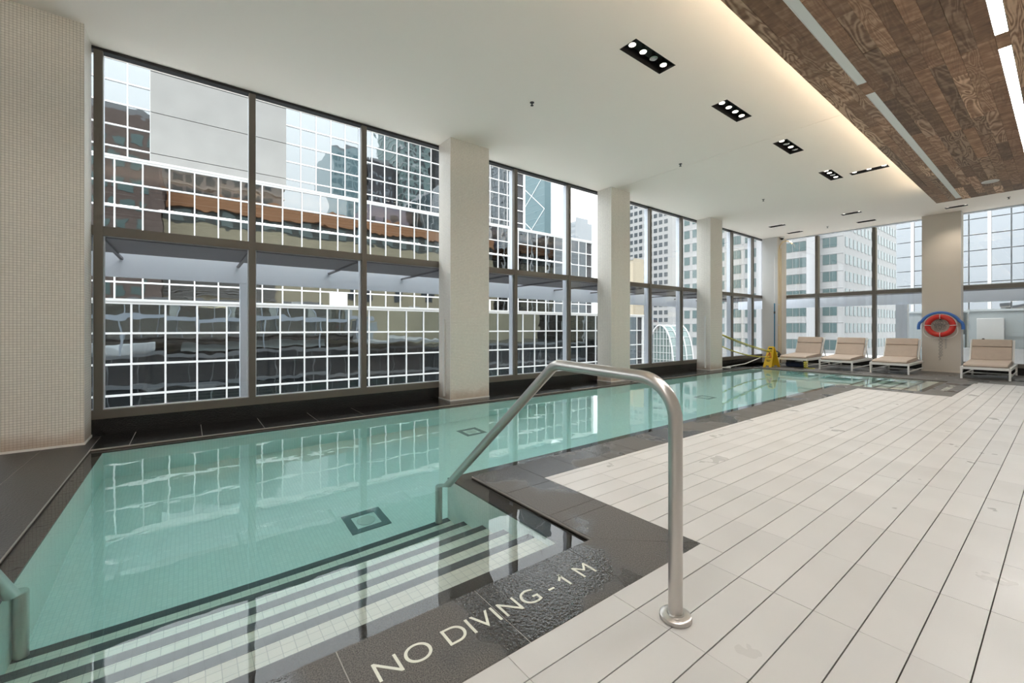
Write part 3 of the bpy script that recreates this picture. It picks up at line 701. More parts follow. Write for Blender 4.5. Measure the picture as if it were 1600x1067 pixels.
# ================================================================== SMALL THINGS AT THE FAR END
M_yel = P('yellow_plastic', (0.85, 0.55, 0.02), 0.4)
sg = empty('wet_floor_sign', (-5.57, 14.33, 0), 'yellow folding wet floor sign with red warning triangle', 'floor sign')
def panel(s):
    m = MB(); h_ = 0.63; t = 0.012
    pts = [(-.15, 0), (-.06, 0), (-.05, .05), (.05, .05), (.06, 0), (.15, 0), (.125, .35), (.105, .58), (.085, h_), (-.085, h_), (-.105, .58), (-.125, .35)]
    n = len(pts); y = lambda z: s * (0.16 * (1 - z / h_) + 0.012)
    vs = [(p[0], y(p[1]) - t / 2, p[1]) for p in pts] + [(p[0], y(p[1]) + t / 2, p[1]) for p in pts]
    m.add(vs, [tuple(range(n)), tuple(range(2 * n - 1, n - 1, -1))] + [(i, n + i, n + (i + 1) % n, (i + 1) % n) for i in range(n)])
    return m
rot_s = Matrix.Rotation(math.radians(-20), 4, 'Z')
def sgn(m, name, mat, par):
    me = m.mesh(name, mat); me.transform(rot_s); ob = link(name, me, par); ob.location = (0, 0, 0); return ob
p1 = sgn(panel(-1), 'front_panel', M_yel, sg); sgn(panel(1), 'rear_panel', M_yel, sg)
def sy(z): return -(0.16 * (1 - z / .63) + 0.012) - 0.0075
tri = MB()
for a, b in (((-.08, .30), (0, .44)), ((0, .44), (.08, .30)), ((.08, .30), (-.08, .30))):
    tri.bar((a[0], sy(a[1]), a[1]), (b[0], sy(b[1]), b[1]), .002, .022, (0, 1, 0)) if False else tri.bar((a[0], sy(a[1]), a[1]), (b[0], sy(b[1]), b[1]), .022, .003, (0, 1, 0))
sgn(tri, 'warning_triangle', P('sign_red', (0.65, 0.05, 0.02), 0.4), p1)
bars = MB()
for z0, z1, w_ in ((.545, .585, .06), (.485, .505, .055), (.20, .215, .07), (.17, .185, .05), (.335, .36, .015), (.37, .41, .008)):
    bars.box(-w_, w_, sy((z0 + z1) / 2) - .004, sy((z0 + z1) / 2), z0, z1)
sgn(bars, 'printed_lines', M_black, p1)
# pool pole with brush leaning in the corner
M_blue = P('blue_anodised', (0.03, 0.16, 0.26), 0.35, 0.6)
pp = empty('telescopic_pole', (-5.9, 15.6, 0), 'thin telescopic pool pole leaning on the corner pillar, blue below', 'pole')
pb, pt = Vector((-5.80, 15.15, 0.30)), Vector((-6.13, 16.02, 3.75))
pm = pb.lerp(pt, 0.5)
MB().tube([pb, pm], 0.018, 10).build('lower_tube', M_blue, pp); MB().tube([pm, pt], 0.012, 10).build('upper_tube', M_grey, pp)
MB().tube([pb.lerp(pt, .40), pb.lerp(pt, .42)], 0.024, 10).build('clamp', M_black, pp)
MB().tube([(-5.80 - .16 * math.cos(t), 15.15, .30 + .16 * math.sin(t) - .02) for t in [math.pi * i / 12 for i in range(13)]], 0.045, 10).build('brush_head', M_black, pp, smooth=True)
MB().box(-5.96, -5.64, 15.10, 15.2, 0.0, 0.30).build('brush_bristles', P('dark_bristles', (0.02, 0.02, 0.022), 0.9), pp)
hk = empty('rescue_hook', (-5.98, 15.98, 0), 'tan rescue pole with curved hook at the corner pillar', 'rescue pole')
M_tan = P('tan_pole', (0.62, 0.47, 0.26), 0.4, 0.3)
MB().tube([(-5.98, 15.98, 0.0), (-5.98, 15.98, 3.3), (-5.98, 15.98, 3.85), (-5.95, 15.97, 4.0), (-5.86, 15.95, 4.10), (-5.74, 15.93, 4.12), (-5.63, 15.91, 4.08), (-5.55, 15.9, 3.98)], 0.018, 10).build('pole', M_tan, hk, smooth=True)
MB().tube([(-5.64, 15.91, 4.10), (-5.56, 15.90, 4.05), (-5.48, 15.88, 3.92), (-5.47, 15.88, 3.85)], 0.008, 8).build('hook_end', M_steel, hk, smooth=True)
for z in (1.3, 2.0): MB().box(-6.03, -5.95, 15.955, 16.05, z - .012, z + .012).build('bracket', M_steel, hk)
MB().tube([(-5.93, 16.0, 0.0), (-5.93, 16.0, 3.9)], 0.014, 8).build('second_tube', M_tan, hk)
# yellow rope tied round the fourth mosaic column
M_rope = P('yellow_green_rope', (0.62, 0.56, 0.10), 0.7, 0, 0.4, 150)
rp = empty('lane_rope', (-6.1, 12.5, 0.9), 'yellow rope slung from the mosaic column to the first lounger', 'rope')
def sag(a, b, s, n=24):
    a, b = Vector(a), Vector(b)
    return [a.lerp(b, i / n) + Vector((0, 0, -s * 4 * (i / n) * (1 - i / n))) for i in range(n + 1)]
MB().tube(sag((-6.20, 12.42, 1.03), (-5.50, 14.59, 0.42), 0.05), 0.016, 8).build('upper_strand', M_rope, rp, smooth=True)
MB().tube(sag((-6.20, 12.42, 1.01), (-5.50, 14.59, 0.40), 0.07), 0.012, 8).build('upper_strand', P('olive_rope', (0.30, 0.30, 0.08), 0.7), rp, smooth=True)
MB().tube(sag((-6.20, 12.42, 0.68), (-5.51, 14.59, 0.32), 0.13), 0.016, 8).build('lower_strand', M_rope, rp, smooth=True)
MB().tube([(-6.16, 12.39, z) for z in (1.06, .6)], 0.012, 8).build('tie', M_rope, rp)
cr_ = empty('coiled_rope', (-4.73, 14.6, 0), 'short yellow rope end knotted on the lounger leg', 'rope')
cp = [(-4.73 + .05 * math.cos(t * 2.4), 14.585 + .045 * math.sin(t * 2.4) - 0.02, .21 - t * .021) for t in [i * .5 for i in range(20)]]
MB().tube(cp, 0.013, 8).build('coil', M_rope, cr_, smooth=True)
MB().tube([(-4.70, 14.56, .015), (-4.6, 14.52, .014), (-4.5, 14.56, .014)], 0.013, 8).build('tail', M_rope, cr_, smooth=True)
bgm = empty('storage_bag', (-5.1, 15.1, 0), 'dark blue bag stowed under the first lounger', 'bag')
M_navy = P('navy_fabric', (0.02, 0.035, 0.09), 0.8, 0, 0.3, 30)
MB().box(-5.38, -4.86, 14.85, 15.25, 0.0, 0.15).build('body', M_navy, bgm, bevel=0.05, seg=3)
MB().tube([(-5.25, 14.84, .10), (-5.2, 14.79, .16), (-5.0, 14.79, .16), (-4.95, 14.84, .10)], 0.012, 8).build('handle', M_black, bgm, smooth=True)
nt_ = empty('leaf_skimmer', (-6.3, 13.2, 0), 'white skimmer pole lying on the dark window ledge', 'pool tool')
MB().tube([(-6.12, 12.6, 0.05), (-6.3, 14.2, 0.05), (-6.42, 15.6, 0.18)], 0.018, 10).build('pole', M_white, nt_, smooth=True)
MB().tube([(-6.10 + .12 * math.cos(t), 12.56 + .10 * math.sin(t), .04) for t in [2 * math.pi * i / 20 for i in range(20)]], 0.012, 8, True).build('net_frame', M_white, nt_, smooth=True)

# life ring, noodle and its lines on the beige column
rc = Vector((-2.122, 16.258, 1.262))
lr = empty('life_ring', rc, 'red life ring hung on the beige column with white grab rope', 'life ring')
M_red = P('red_foam', (0.55, 0.022, 0.016), 0.3)
MB().tube([(rc.x + .245 * math.cos(t), rc.y, rc.z + .245 * math.sin(t)) for t in [2 * math.pi * i / 48 for i in range(48)]], 0.065, 16, True).build('ring', M_red, lr, smooth=True)
for t in (0.05, math.pi / 2, math.pi - .05, 3 * math.pi / 2):
    c = rc + Vector((.245 * math.cos(t), 0, .245 * math.sin(t))); d = Vector((math.cos(t), 0, math.sin(t)))
    MB().tube([c + (d * math.cos(q) + Vector((0, 1, 0)) * math.sin(q)) * .068 for q in [2 * math.pi * i / 16 for i in range(16)]], 0.008, 6, True).build('band', M_white, lr, smooth=True)
M_rp = P('white_rope', (0.75, 0.73, 0.70), 0.8)
for t0, t1 in ((math.pi + .1, 1.5 * math.pi - .05), (1.5 * math.pi + .05, 2 * math.pi - .1), (.1, math.pi / 2 - .05), (math.pi / 2 + .05, math.pi - .1)):
    pts = []
    for i in range(15):
        q = t0 + (t1 - t0) * i / 14; k = .318 + (.07 if math.sin((t0 + t1) / 2) < 0 else .004) * math.sin(math.pi * i / 14)
        pts.append((rc.x + k * math.cos(q), rc.y - .01, rc.z + k * math.sin(q)))
    MB().tube(pts, 0.009, 8).build('grab_rope', M_rp, lr, smooth=True)
nd = empty('pool_noodle', rc + Vector((0, .02, 0)), 'blue foam pool noodle arched over the red life ring', 'pool noodle')
MB().tube([(rc.x + .40 * math.cos(t) * (1.0 if .35 < t < math.pi - .35 else 1.08), rc.y + .018, rc.z - .05 + .41 * math.sin(t)) for t in [-.12 + (math.pi + .24) * i / 30 for i in range(31)]], 0.035, 12).build('foam', P('blue_foam', (0.05, 0.16, 0.48), 0.6), nd, smooth=True)
rl = empty('throw_line', rc + Vector((0, .03, 0)), 'tangled pale throw line hanging through and below the life ring', 'rope')
rr_ = random.Random(5)
for k in range(9):
    pts = []; cx_ = rr_.uniform(-.08, .08); cz_ = rr_.uniform(-.06, .10)
    for i in range(14):
        q = 2 * math.pi * i / 14
        pts.append((rc.x + cx_ + rr_.uniform(.05, .10) * math.cos(q), 16.33 + rr_.uniform(-.012, .012), rc.z + cz_ + rr_.uniform(.06, .09) * math.sin(q)))
    MB().tube(pts, 0.006, 6, True).build('coil', P('pale_grey_line', (0.30, 0.285, 0.27), 0.8), rl, smooth=True)
for k, (dx, ln) in enumerate(((-.02, .62), (.02, .52), (.10, .30))):
    pts = [(rc.x + dx + .022 * math.sin(i * 1.9 + k), 16.335, rc.z - .32 - ln * i / 22) for i in range(23)]
    MB().tube(pts, 0.006, 6).build('hanging_line', MATS['pale_grey_line'], rl, smooth=True)
MB().box(rc.x - .012, rc.x + .012, 16.24, 16.36, rc.z + .15, rc.z + .175).build('hook', M_black, rl)

# ================================================================== OUTSIDE: canopy along the window
cn = empty('exterior_canopy', (-7.6, 4, 2.25), 'grey ribbed exterior canopy with pale blue-grey edge beam outside the long window', 'canopy')
CXF = -8.60
MB().box(CXF + .5, XG - .26, YB, YG + .15, 2.27, 2.36).build('soffit', M_soff, cn)  # stops short of the edge beam; gap added so sky light reaches its inner face
M_sheet = P('white_bounce_sheet', (0.66, 0.65, 0.62), 0.7)  # unseen white top added to the canopies to bounce daylight onto the ceiling
MB().box(CXF + .5, XG - .26, YB, YG + .15, 2.361, 2.38).build('bounce_sheet', M_sheet, cn)
n = 14
for k in range(n): 
    x = XG - .30 - (XG - .30 - CXF - .5) * (k + .5) / n
    MB().box(x - .045, x + .045, YB, YG + .15, 2.255, 2.27).build('soffit_board', M_soff, cn)
MB().box(CXF - .12, CXF, YB, YG + .15, 1.97, 2.40).build('edge_beam', M_ext, cn)
for y in mull: MB().box(CXF, XG - .26, y - .02, y + .02, 2.225, 2.255).build('rib', P('dark_rib', (0.06, 0.06, 0.07), 0.5), cn)
for k in (-1, 0, 1, 2): MB().box(CXF - .11, CXF - .005, .70 + 5.88 * k, .83 + 5.88 * k, -1.2, 1.97).build('post', M_ext, cn)
cn2 = empty('exterior_canopy', (-2, 18, 2.25), 'grey exterior canopy with edge beam outside the far window', 'canopy')
MB().box(-8.5, XR, YG + .2, 18.0, 2.27, 2.36).build('soffit', M_soff, cn2)
MB().box(-8.5, XR, YG + .2, 18.0, 2.361, 2.38).build('bounce_sheet', M_sheet, cn2)  # same added reflector, throwing daylight in through the far window
MB().box(-8.48, XR, 18.5, 18.62, 1.97, 2.40).build('edge_beam', M_ext, cn2)
for x in (-3.30, 1.2): MB().box(x - .14, x + .14, 18.42, 18.7, -0.3, 1.97).build('post', M_ext, cn2)

# roof terrace and equipment beyond the far window
M_terr = P('pale_terrace', (0.55, 0.55, 0.54), 0.7)
tr_ = MB().box(-9.5, 4.1, YG + .13, 30, -0.6, -0.3).build('roof_terrace', M_terr); tag(tr_, 'pale flat roof terrace outside the far window', 'terrace')
pw = MB().box(-2.9, 4.0, 19.22, 19.36, -0.3, 0.50).box(-2.95, 4.0, 19.2, 19.38, 0.50, 0.58).build('parapet', P('white_parapet', (0.78, 0.77, 0.78), 0.6)); tag(pw, 'low white parapet in front of the grey cabinets', 'parapet')
M_cab = P('cabinet_grey', (0.48, 0.52, 0.53), 0.5, 0.1)
def cabinet(x0, x1, y0, y1, z1, label, doors):
    o = empty('equipment_cabinet', ((x0 + x1) / 2, (y0 + y1) / 2, -0.3), label, 'cabinet', 'grey cabinets on the terrace')
    MB().box(x0, x1, y0, y1, -0.3, z1).build('body', M_cab, o)
    MB().box(x0 - .05, x1 + .05, y0 - .05, y1 + .05, z1, z1 + .06).build('cap', P('cabinet_cap', (0.62, 0.65, 0.66), 0.5), o)
    for a, b, c, d in doors:
        dd = MB().box(a, b, y0 - .03, y0, c, d).build('door', M_cab, o)
        MB().box(b - .10, b - .06, y0 - .05, y0 - .03, (c + d) / 2 - .05, (c + d) / 2 + .05).build('latch', M_black, dd)
    return o
cabinet(-3.4, -2.06, 19.6, 21.0, 1.70, 'tall narrow grey equipment cabinet outside beside the canopy post', [(-3.35, -2.75, .5, 1.6), (-2.65, -2.0, .5, 1.0)])
cabinet(-1.9, 0.05, 19.5, 21.0, 1.72, 'wide grey equipment cabinet outside with white control box', [(-1.15, -.35, .95, 1.66), (-1.1, -.1, .3, .85)])
cabinet(.15, 2.4, 19.6, 21.0, 1.75, 'grey equipment cabinet outside behind the last lounger', [(.2, 1.1, .5, 1.66), (1.2, 2.3, .5, 1.66)])
o = empty('control_box', (-1.45, 19.35, 0.7), 'white wall control box fixed on the wide grey cabinet', 'control box')
MB().box(-1.72, -1.17, 19.28, 19.46, .62, 1.50).build('body', M_white, o, bevel=.01)
MB().lathe([(.03, 0), (.03, .02), (.015, .03)], 14, (-1.58, 19.28, .86), Matrix.Rotation(math.pi / 2, 3, 'X')).build('knob', M_black, o)

# ================================================================== MIRROR-GLASS BUILDING OPPOSITE (three terraces)
Wp = 1.45
mb = empty('mirror_glass_building', (-45, 10, -14), 'stepped mirror-glass office building with white grid mullions facing the pool windows', 'building')
secs = []
def section(name, X, yref, rows, y0, y1, depth, ztop_ledge, skip=None):
    g = MB()
    c0 = math.floor((y0 - yref) / Wp); c1 = math.ceil((y1 - yref) / Wp)
    ylines = [yref + Wp * k for k in range(c0, c1 + 1) if y0 - .01 <= yref + Wp * k <= y1 + .01]
    sk = skip or (1e9, 1e9)
    bw = 0.085
    for y in ylines:
        if sk[0] + .1 < y < sk[1] - .1: continue
        g.box(X - .05, X + .06, y - bw / 2, y + bw / 2, rows[-1], rows[0])
    for i, z in enumerate(rows):
        t = 0.11 if i not in (0,) else 0.18
        for a, b in ([(y0, min(sk[0], y1)), (max(sk[1], y0), y1)] if skip else [(y0, y1)]):
            if b > a: g.box(X - .05, X + .075, a, b, z - t / 2, z + t / 2)
    g.box(X - .10, X + .02, y1, y1 + .35, rows[-1], rows[0] + .1)
    sec = g.build(name, M_bar, mb)
    # body behind the panes, and the parapet ledge above
    MB().box(X - depth, X - .12, y0, y1 + .3, rows[-1] - 3, ztop_ledge).build('block', P('dark_core', (0.05, 0.05, 0.055), 0.8), sec)
    pan = []
    for a, b in zip(ylines, ylines[1:]):
        if sk[0] - .05 < (a + b) / 2 < sk[1] + .05: continue
        for zt, zb in zip(rows, rows[1:]): pan.append((X, a + bw / 2, b - bw / 2, zb + .055, zt - .055, sec))
    return sec, pan
C_rows = [2.60 - 1.685 * k for k in range(0, 9)]
B_rows = [12.74, 11.12, 9.5, 7.88, 6.26, 4.35, 2.95, 1.3]
A_rows = [23.2, 21.4, 19.6, 17.8, 16.05, 14.4, 12.75, 11.1]
XA, XB, XCc = -47.2, -39.25, -31.2
secC, pC = section('lower_terrace', XCc, -2.50, C_rows, -32, 43.5, 20, 2.65)
secB, pB = section('middle_terrace', XB, -4.0, B_rows, -34, 43.5, 20, 12.8)
secA, pA = section('upper_terrace', XA, -4.02, A_rows, -36, 38.0, 20, 24.3, (-2.58, 7.70))
allp = pA + pB + pC
def psz(p):
    u, v, d = proj(p[0], (p[1] + p[2]) / 2, (p[3] + p[4]) / 2)
    if u is None or not (120 < u < 1060 and 60 < v < 660): return -1
    return (p[4] - p[3]) / d
allp.sort(key=psz, reverse=True)
pm_cache = {}; rest_p = {}
rp_ = random.Random(11)
for i, (X, a, b, zb, zt, sec) in enumerate(allp):
    if i < 300 and psz(allp[i]) > 0:
        k = (round(b - a, 3), round(zt - zb, 3), X)
        if k not in pm_cache: pm_cache[k] = MB().box(-.02, 0.0, -k[0] / 2, k[0] / 2, -k[1] / 2, k[1] / 2).mesh('mirror_pane', M_mirlow if X == XCc else M_mirror)
        o = link('mirror_pane', pm_cache[k], sec, loc=(X - .02, (a + b) / 2, (zb + zt) / 2))
        o.rotation_euler = (0, rp_.gauss(0, .0025), rp_.gauss(0, .0035))
    else:
        rest_p.setdefault(sec.name, (sec, MB()))[1].box(X - .04, X - .02, a, b, zb, zt)
for sec, m in rest_p.values(): m.build('mirror_pane_field', M_mirlow if sec is secC else M_mirror, sec, 'stuff')
# concrete core between the upper panes, in slabs
for z0, z1 in ((11.2, 15.98), (15.98, 19.45), (19.45, 22.9), (22.9, 24.2)):
    MB().box(XA - .5, XA + .25, -2.56, 7.68, z0 + .03, z1 - .03).build('concrete_slab', M_conc, secA)
MB().box(XA - .3, XA + .2, -36, 38.3, 23.3, 24.3).build('parapet', M_conc, secA)
MB().box(XA + .1, XB + .12, -34, 43.8, 12.80, 12.95).build('terrace_ledge', M_bar, secB)
MB().box(XB + .1, XCc + .12, -32, 43.8, 2.66, 2.80).build('terrace_ledge', M_bar, secC)
for yy, zz in ((8.1, 3.35), (20.6, 3.3)):
    MB().box(XCc - 1.2, XCc - .3, yy, yy + 1.0, 2.80, zz + .4).build('roof_vent', M_white, secC)

# ground far below
gd = MB().box(-400, 400, -300, 500, -14.5, -14).build('street_ground', P('asphalt', (0.24, 0.24, 0.24), 0.9)); tag(gd, 'grey street level far below the pool', 'ground')
# own building below the pool floor: dark glazed podium
pod = empty('podium', (6, 5, -14), 'dark glazed podium below the pool, mirrored in the lower panes opposite', 'building')
MB().box(-6.85, 25, -60, 60, -14, -1.35).build('body', P('podium_dark', (0.045, 0.05, 0.055), 0.25), pod)
for z in (-1.5, -4.6, -7.8, -11): MB().box(-6.95, -6.85, -60, 60, z - .18, z + .18).build('floor_band', P('podium_band', (0.30, 0.30, 0.31), 0.5), pod)
pg = MB()
for k in range(60): pg.box(-6.92, -6.85, -60 + k * 2, -59.93 + k * 2, -14, -1.35)
pg.build('mullions', MATS['podium_band'], pod)
# roof over the pool hall
rf = MB().box(XG - .3, 5.0, YB - .3, YG + .3, H + .302, H + .75).build('hall_roof', P('roof_grey', (0.30, 0.30, 0.31), 0.7)); tag(rf, 'flat grey roof slab above the pool hall', 'roof', kind='structure')

# ------------------------------------------------------------------ towers on the near side, seen mirrored
def tower(name, label, x0, x1, y0, y1, z0, z1, wall, glass, face, fl=3.2, win=2.4, ww=1.4, wh=1.6, band=None):
    o = empty(name, ((x0 + x1) / 2, (y0 + y1) / 2, z0), label, 'building')
    MB().box(x0, x1, y0, y1, z0, z1).build('wall', wall, o)
    m = MB(); nz = int((z1 - z0 - 1) / fl)
    if 'w' in face:                                    # the side facing -x
        for i in range(int((y1 - y0 - .6) / win)):
            for k in range(nz): m.box(x0 - .08, x0 - .002, y0 + .5 + i * win, y0 + .5 + i * win + ww, z0 + .8 + k * fl, z0 + .8 + k * fl + wh)
    if 's' in face:                                    # the side facing -y
        for i in range(int((x1 - x0 - .6) / win)):
            for k in range(nz): m.box(x0 + .5 + i * win, x0 + .5 + i * win + ww, y0 - .08, y0 - .002, z0 + .8 + k * fl, z0 + .8 + k * fl + wh)
    if 'e' in face:
        for i in range(int((y1 - y0 - .6) / win)):
            for k in range(nz): m.box(x1 + .002, x1 + .08, y0 + .5 + i * win, y0 + .5 + i * win + ww, z0 + .8 + k * fl, z0 + .8 + k * fl + wh)
    m.build('window_grid', glass, o, 'stuff')
    if band:
        for k in range(nz + 1): MB().box(x0 - .25, x1 + .25, y0 - .25, y1 + .25, z0 + k * fl, z0 + k * fl + .35).build('floor_band', band, o)
    MB().box(x0 + 1, x1 - 1, y0 + 1, y1 - 1, z1, z1 + 1.5).build('roof_plant', P('plant_grey', (0.3, 0.3, 0.31), 0.8), o)
    return o
G_teal = P('teal_window', (0.14, 0.21, 0.20), 0.3, 0.0)
G_dark = P('dark_window', (0.05, 0.06, 0.07), 0.15)
brick = P('brown_brick', (0.20, 0.145, 0.125), 0.85, 0, 0, 10, 0.15, 2)
tower('brick_tower', 'dark brown brick tower with teal windows mirrored at the column end', 1.0, 20, -34, -3.0, 5.2, 37, brick, G_teal, 'w', 2.9, 2.1, 1.35, 1.4)
tower('stone_tower', 'grey stone tower with rows of small windows mirrored above the beige block', 30, 50, -3.2, 17, -1.3, 35, P('grey_stone', (0.30, 0.28, 0.26), 0.85), P('stone_window', (0.06, 0.075, 0.08), 0.3), 'w', 2.9, 2.0, 1.2, 1.6, P('stone_band', (0.40, 0.37, 0.33), 0.8))
bgk = empty('beige_block', (10, 18, 5.2), 'beige blank-walled block with orange brick cornice mirrored in the middle panes', 'building')
M_bg = P('beige_render', (0.52, 0.45, 0.31), 0.9, 0, 0, 10, 0.10, 0.3)
MB().box(4.5, 24, -2.9, 58, -1.3, 17.4).build('wall', M_bg, bgk)
aw = MB()
for k in range(20): aw.box(4.84, 4.9, -2 + k * 3, -.4 + k * 3, 17.8, 19.6)
aw.build('attic_window', P('attic_glass', (0.20, 0.25, 0.24), 0.2), bgk, 'stuff')
MB().box(4.9, 23.5, -2.8, 58, 17.4, 20.0).build('attic', P('attic_dark', (0.10, 0.11, 0.10), 0.5), bgk)
MB().box(4.3, 24, -2.9, 58, 20.0, 22.3).build('cornice', P('orange_brick', (0.50, 0.25, 0.13), 0.85), bgk)
lv = MB()
for k in range(24): lv.box(4.2, 4.45, -2.8, 11.5, 6.0 + k * .24, 6.0 + k * .24 + .15)
lv.build('louvre', P('louvre_grey', (0.28, 0.265, 0.25), 0.6), bgk)
for y in (24, 27, 33, 40): MB().box(4.35, 4.5, y, y + 1.6, 6.5, 9.0).build('window', G_dark, bgk)
tower('glass_tower', 'pale blue glass tower with stepped top mirrored in the upper panes', 70, 95, 42, 54.5, -14, 68, P('blue_glass', (0.34, 0.46, 0.49), 0.12), P('blue_glass_dark', (0.14, 0.25, 0.28), 0.1), 'w', 3.2, 1.6, 1.1, 2.2)
tower('charcoal_tower', 'charcoal tower with narrow windows mirrored in the upper panes', 70, 95, 55.5, 66.5, -14, 66, P('charcoal', (0.06, 0.055, 0.065), 0.7), P('mid_grey_window', (0.22, 0.25, 0.28), 0.2), 'w', 3.2, 2.0, .9, 1.4)
tower('teal_tower', 'teal balcony tower mirrored beside the charcoal tower', 66, 95, 67.5, 79, -14, 92, P('teal_wall', (0.22, 0.32, 0.31), 0.4), G_dark, 'w', 3.1, 2.0, 1.2, 1.5, P('pale_band', (0.55, 0.58, 0.58), 0.6))
tower('slate_tower', 'wide slate grey tower mirrored in the far end of the upper panes', 60, 95, 84, 135, -14, 95, P('slate', (0.13, 0.135, 0.15), 0.6), P('mid_grey_window2', (0.30, 0.33, 0.36), 0.2), 'w', 3.3, 2.6, 1.5, 1.6)
tower('mauve_tower', 'mauve grey slab tower mirrored low beside the charcoal tower', 40, 60, 40, 52, 5, 36, P('mauve', (0.30, 0.27, 0.33), 0.7), G_dark, 'w', 3.2, 3.0, 1.6, 1.6)

# ------------------------------------------------------------------ towers seen directly beyond the windows
def uY(u, Y): return at_y(u, 500, Y).x
tt = empty('braced_tower', (uY(838, 130), 135, -14), 'teal glass tower with white diagonal bracing beyond the stepped building', 'building')
x0, x1 = uY(812, 130), uY(861, 134)
MB().box(x0, x1, 130, 134, -14, 95).build('glass_body', P('teal_curtain', (0.06, 0.115, 0.13), 0.4), tt)
dz = MB(); w = x1 - x0
for k in range(7):
    za = -8 + k * 16; s = k % 2
    dz.bar((x0 if s else x1, 129.9, za), (x1 if s else x0, 129.9, za + 16), .25, .15, (0, 1, 0)); dz.bar((x1 if s else x0, 129.9, za), (x0 if s else x1, 129.9, za + 16), .25, .15, (0, 1, 0))
dz.build('bracing', M_bar, tt)
dl = MB()
for k in range(32): dl.box(x0, x1, 129.93, 130, -10 + k * 3.3, -9.85 + k * 3.3)
dl.build('floor_lines', P('teal_line', (0.13, 0.22, 0.24), 0.4), tt)
pt_ = empty('pale_tower', (uY(908, 190), 195, -14), 'small pale far tower with a stepped crown', 'building')
x0, x1 = uY(892, 190), uY(925, 205)
ztp = at_y(908, 343, 190).z
MB().box(x0, x1, 190, 205, -14, ztp).build('body', P('pale_far', (0.27, 0.285, 0.30), 0.7), pt_)
pl_ = MB()
for k in range(18): pl_.box(x0 - .1, x1 + .1, 189.85, 190, ztp - 3 - k * 3.6, ztp - 1.4 - k * 3.6)
pl_.build('window_band', P('pale_far_glass', (0.20, 0.22, 0.24), 0.3), pt_)
MB().box(x0 + 2, x1 - 1.5, 192, 203, ztp, ztp + 3.2).build('crown', MATS['pale_far'], pt_)
M_ow = P('office_white', (0.31, 0.305, 0.30), 0.8); G_of = P('office_glass', (0.085, 0.125, 0.125), 0.25, spec=0.25)
# punched-window tower behind the third column
gt = empty('punched_window_tower', (uY(1030, 175), 178, -14), 'white tower with rows of small paired square windows', 'building')
x0, x1 = uY(955, 175), uY(1062, 181)
MB().box(x0, x1, 175, 181, -14, 105).build('wall', M_ow, gt)
m = MB(); nwin = int((x1 - x0 - .5) / 2.75)
for i in range(nwin):
    for k in range(32):
        a = x0 + .7 + i * 2.75
        m.box(a, a + .85, 174.9, 174.999, -10 + k * 3.5, -8.1 + k * 3.5).box(a + .95, a + 1.8, 174.9, 174.999, -10 + k * 3.5, -8.1 + k * 3.5)
m.build('window_grid', G_dark, gt, 'stuff')
bl = empty('beige_low_block', (uY(995, 80), 84, -14), 'beige low block in front of the small-windowed tower', 'building')
x0, x1 = uY(970, 80), uY(1006, 84)
MB().box(x0, x1, 80, 84, -14, at_y(995, 402, 80).z).build('wall', P('beige_low', (0.42, 0.36, 0.27), 0.9), bl)
MB().box(x0 - .1, x1 + .2, 79.8, 80, at_y(995, 405, 80).z, at_y(995, 400, 80).z).build('coping', M_conc, bl)
# arched glass house
ag = empty('arched_glasshouse', (uY(1035, 62), 64, -14), 'arched glass roof structure with white ribs low between two columns', 'building')
xa, xb, zb_, zt_ = uY(1012, 62), uY(1052, 62), at_y(1030, 572, 62).z, at_y(1030, 508, 62).z
cxm, rad = (xa + xb) / 2, (xb - xa) / 2
hgt = zt_ - zb_
for dyy in (0, 2, 4, 6): MB().tube([(cxm - rad * math.cos(t), 62 + dyy, zb_ + hgt * math.sin(t)) for t in [math.pi * i / 20 for i in range(21)]], .12, 6).build('rib', M_bar, ag)
rb = MB()
for i in range(1, 12):
    t = math.pi * i / 12; rb.bar((cxm - rad * math.cos(t), 62, zb_ + hgt * math.sin(t)), (cxm - rad * math.cos(t), 68, zb_ + hgt * math.sin(t)), .08, .08)
    rb.bar((cxm - rad * math.cos(t), 62, zb_), (cxm - rad * math.cos(t), 62, zb_ + hgt * math.sin(t)), .07, .07)
for k in range(1, 6):
    zz = hgt * k / 6; ww_ = rad * math.sqrt(1 - (k / 6) ** 2); rb.bar((cxm - ww_, 62, zb_ + zz), (cxm + ww_, 62, zb_ + zz), .07, .07)
rb.build('purlin', M_bar, ag)
sk = MB(); np_ = 20; vs = []
for yy in (62.1, 68): vs += [(cxm - rad * .985 * math.cos(math.pi * i / np_), yy, zb_ + hgt * .985 * math.sin(math.pi * i / np_)) for i in range(np_ + 1)]
sk.add(vs, [(i, i + 1, np_ + 2 + i, np_ + 1 + i) for i in range(np_)] + [tuple(range(np_ + 1))])
sk.build('glazing', P('greenhouse_glass', (0.17, 0.235, 0.225), 0.35), ag)
MB().box(xa - 2, xb + 2, 61.5, 75, -14, zb_).build('base', M_ow, ag)

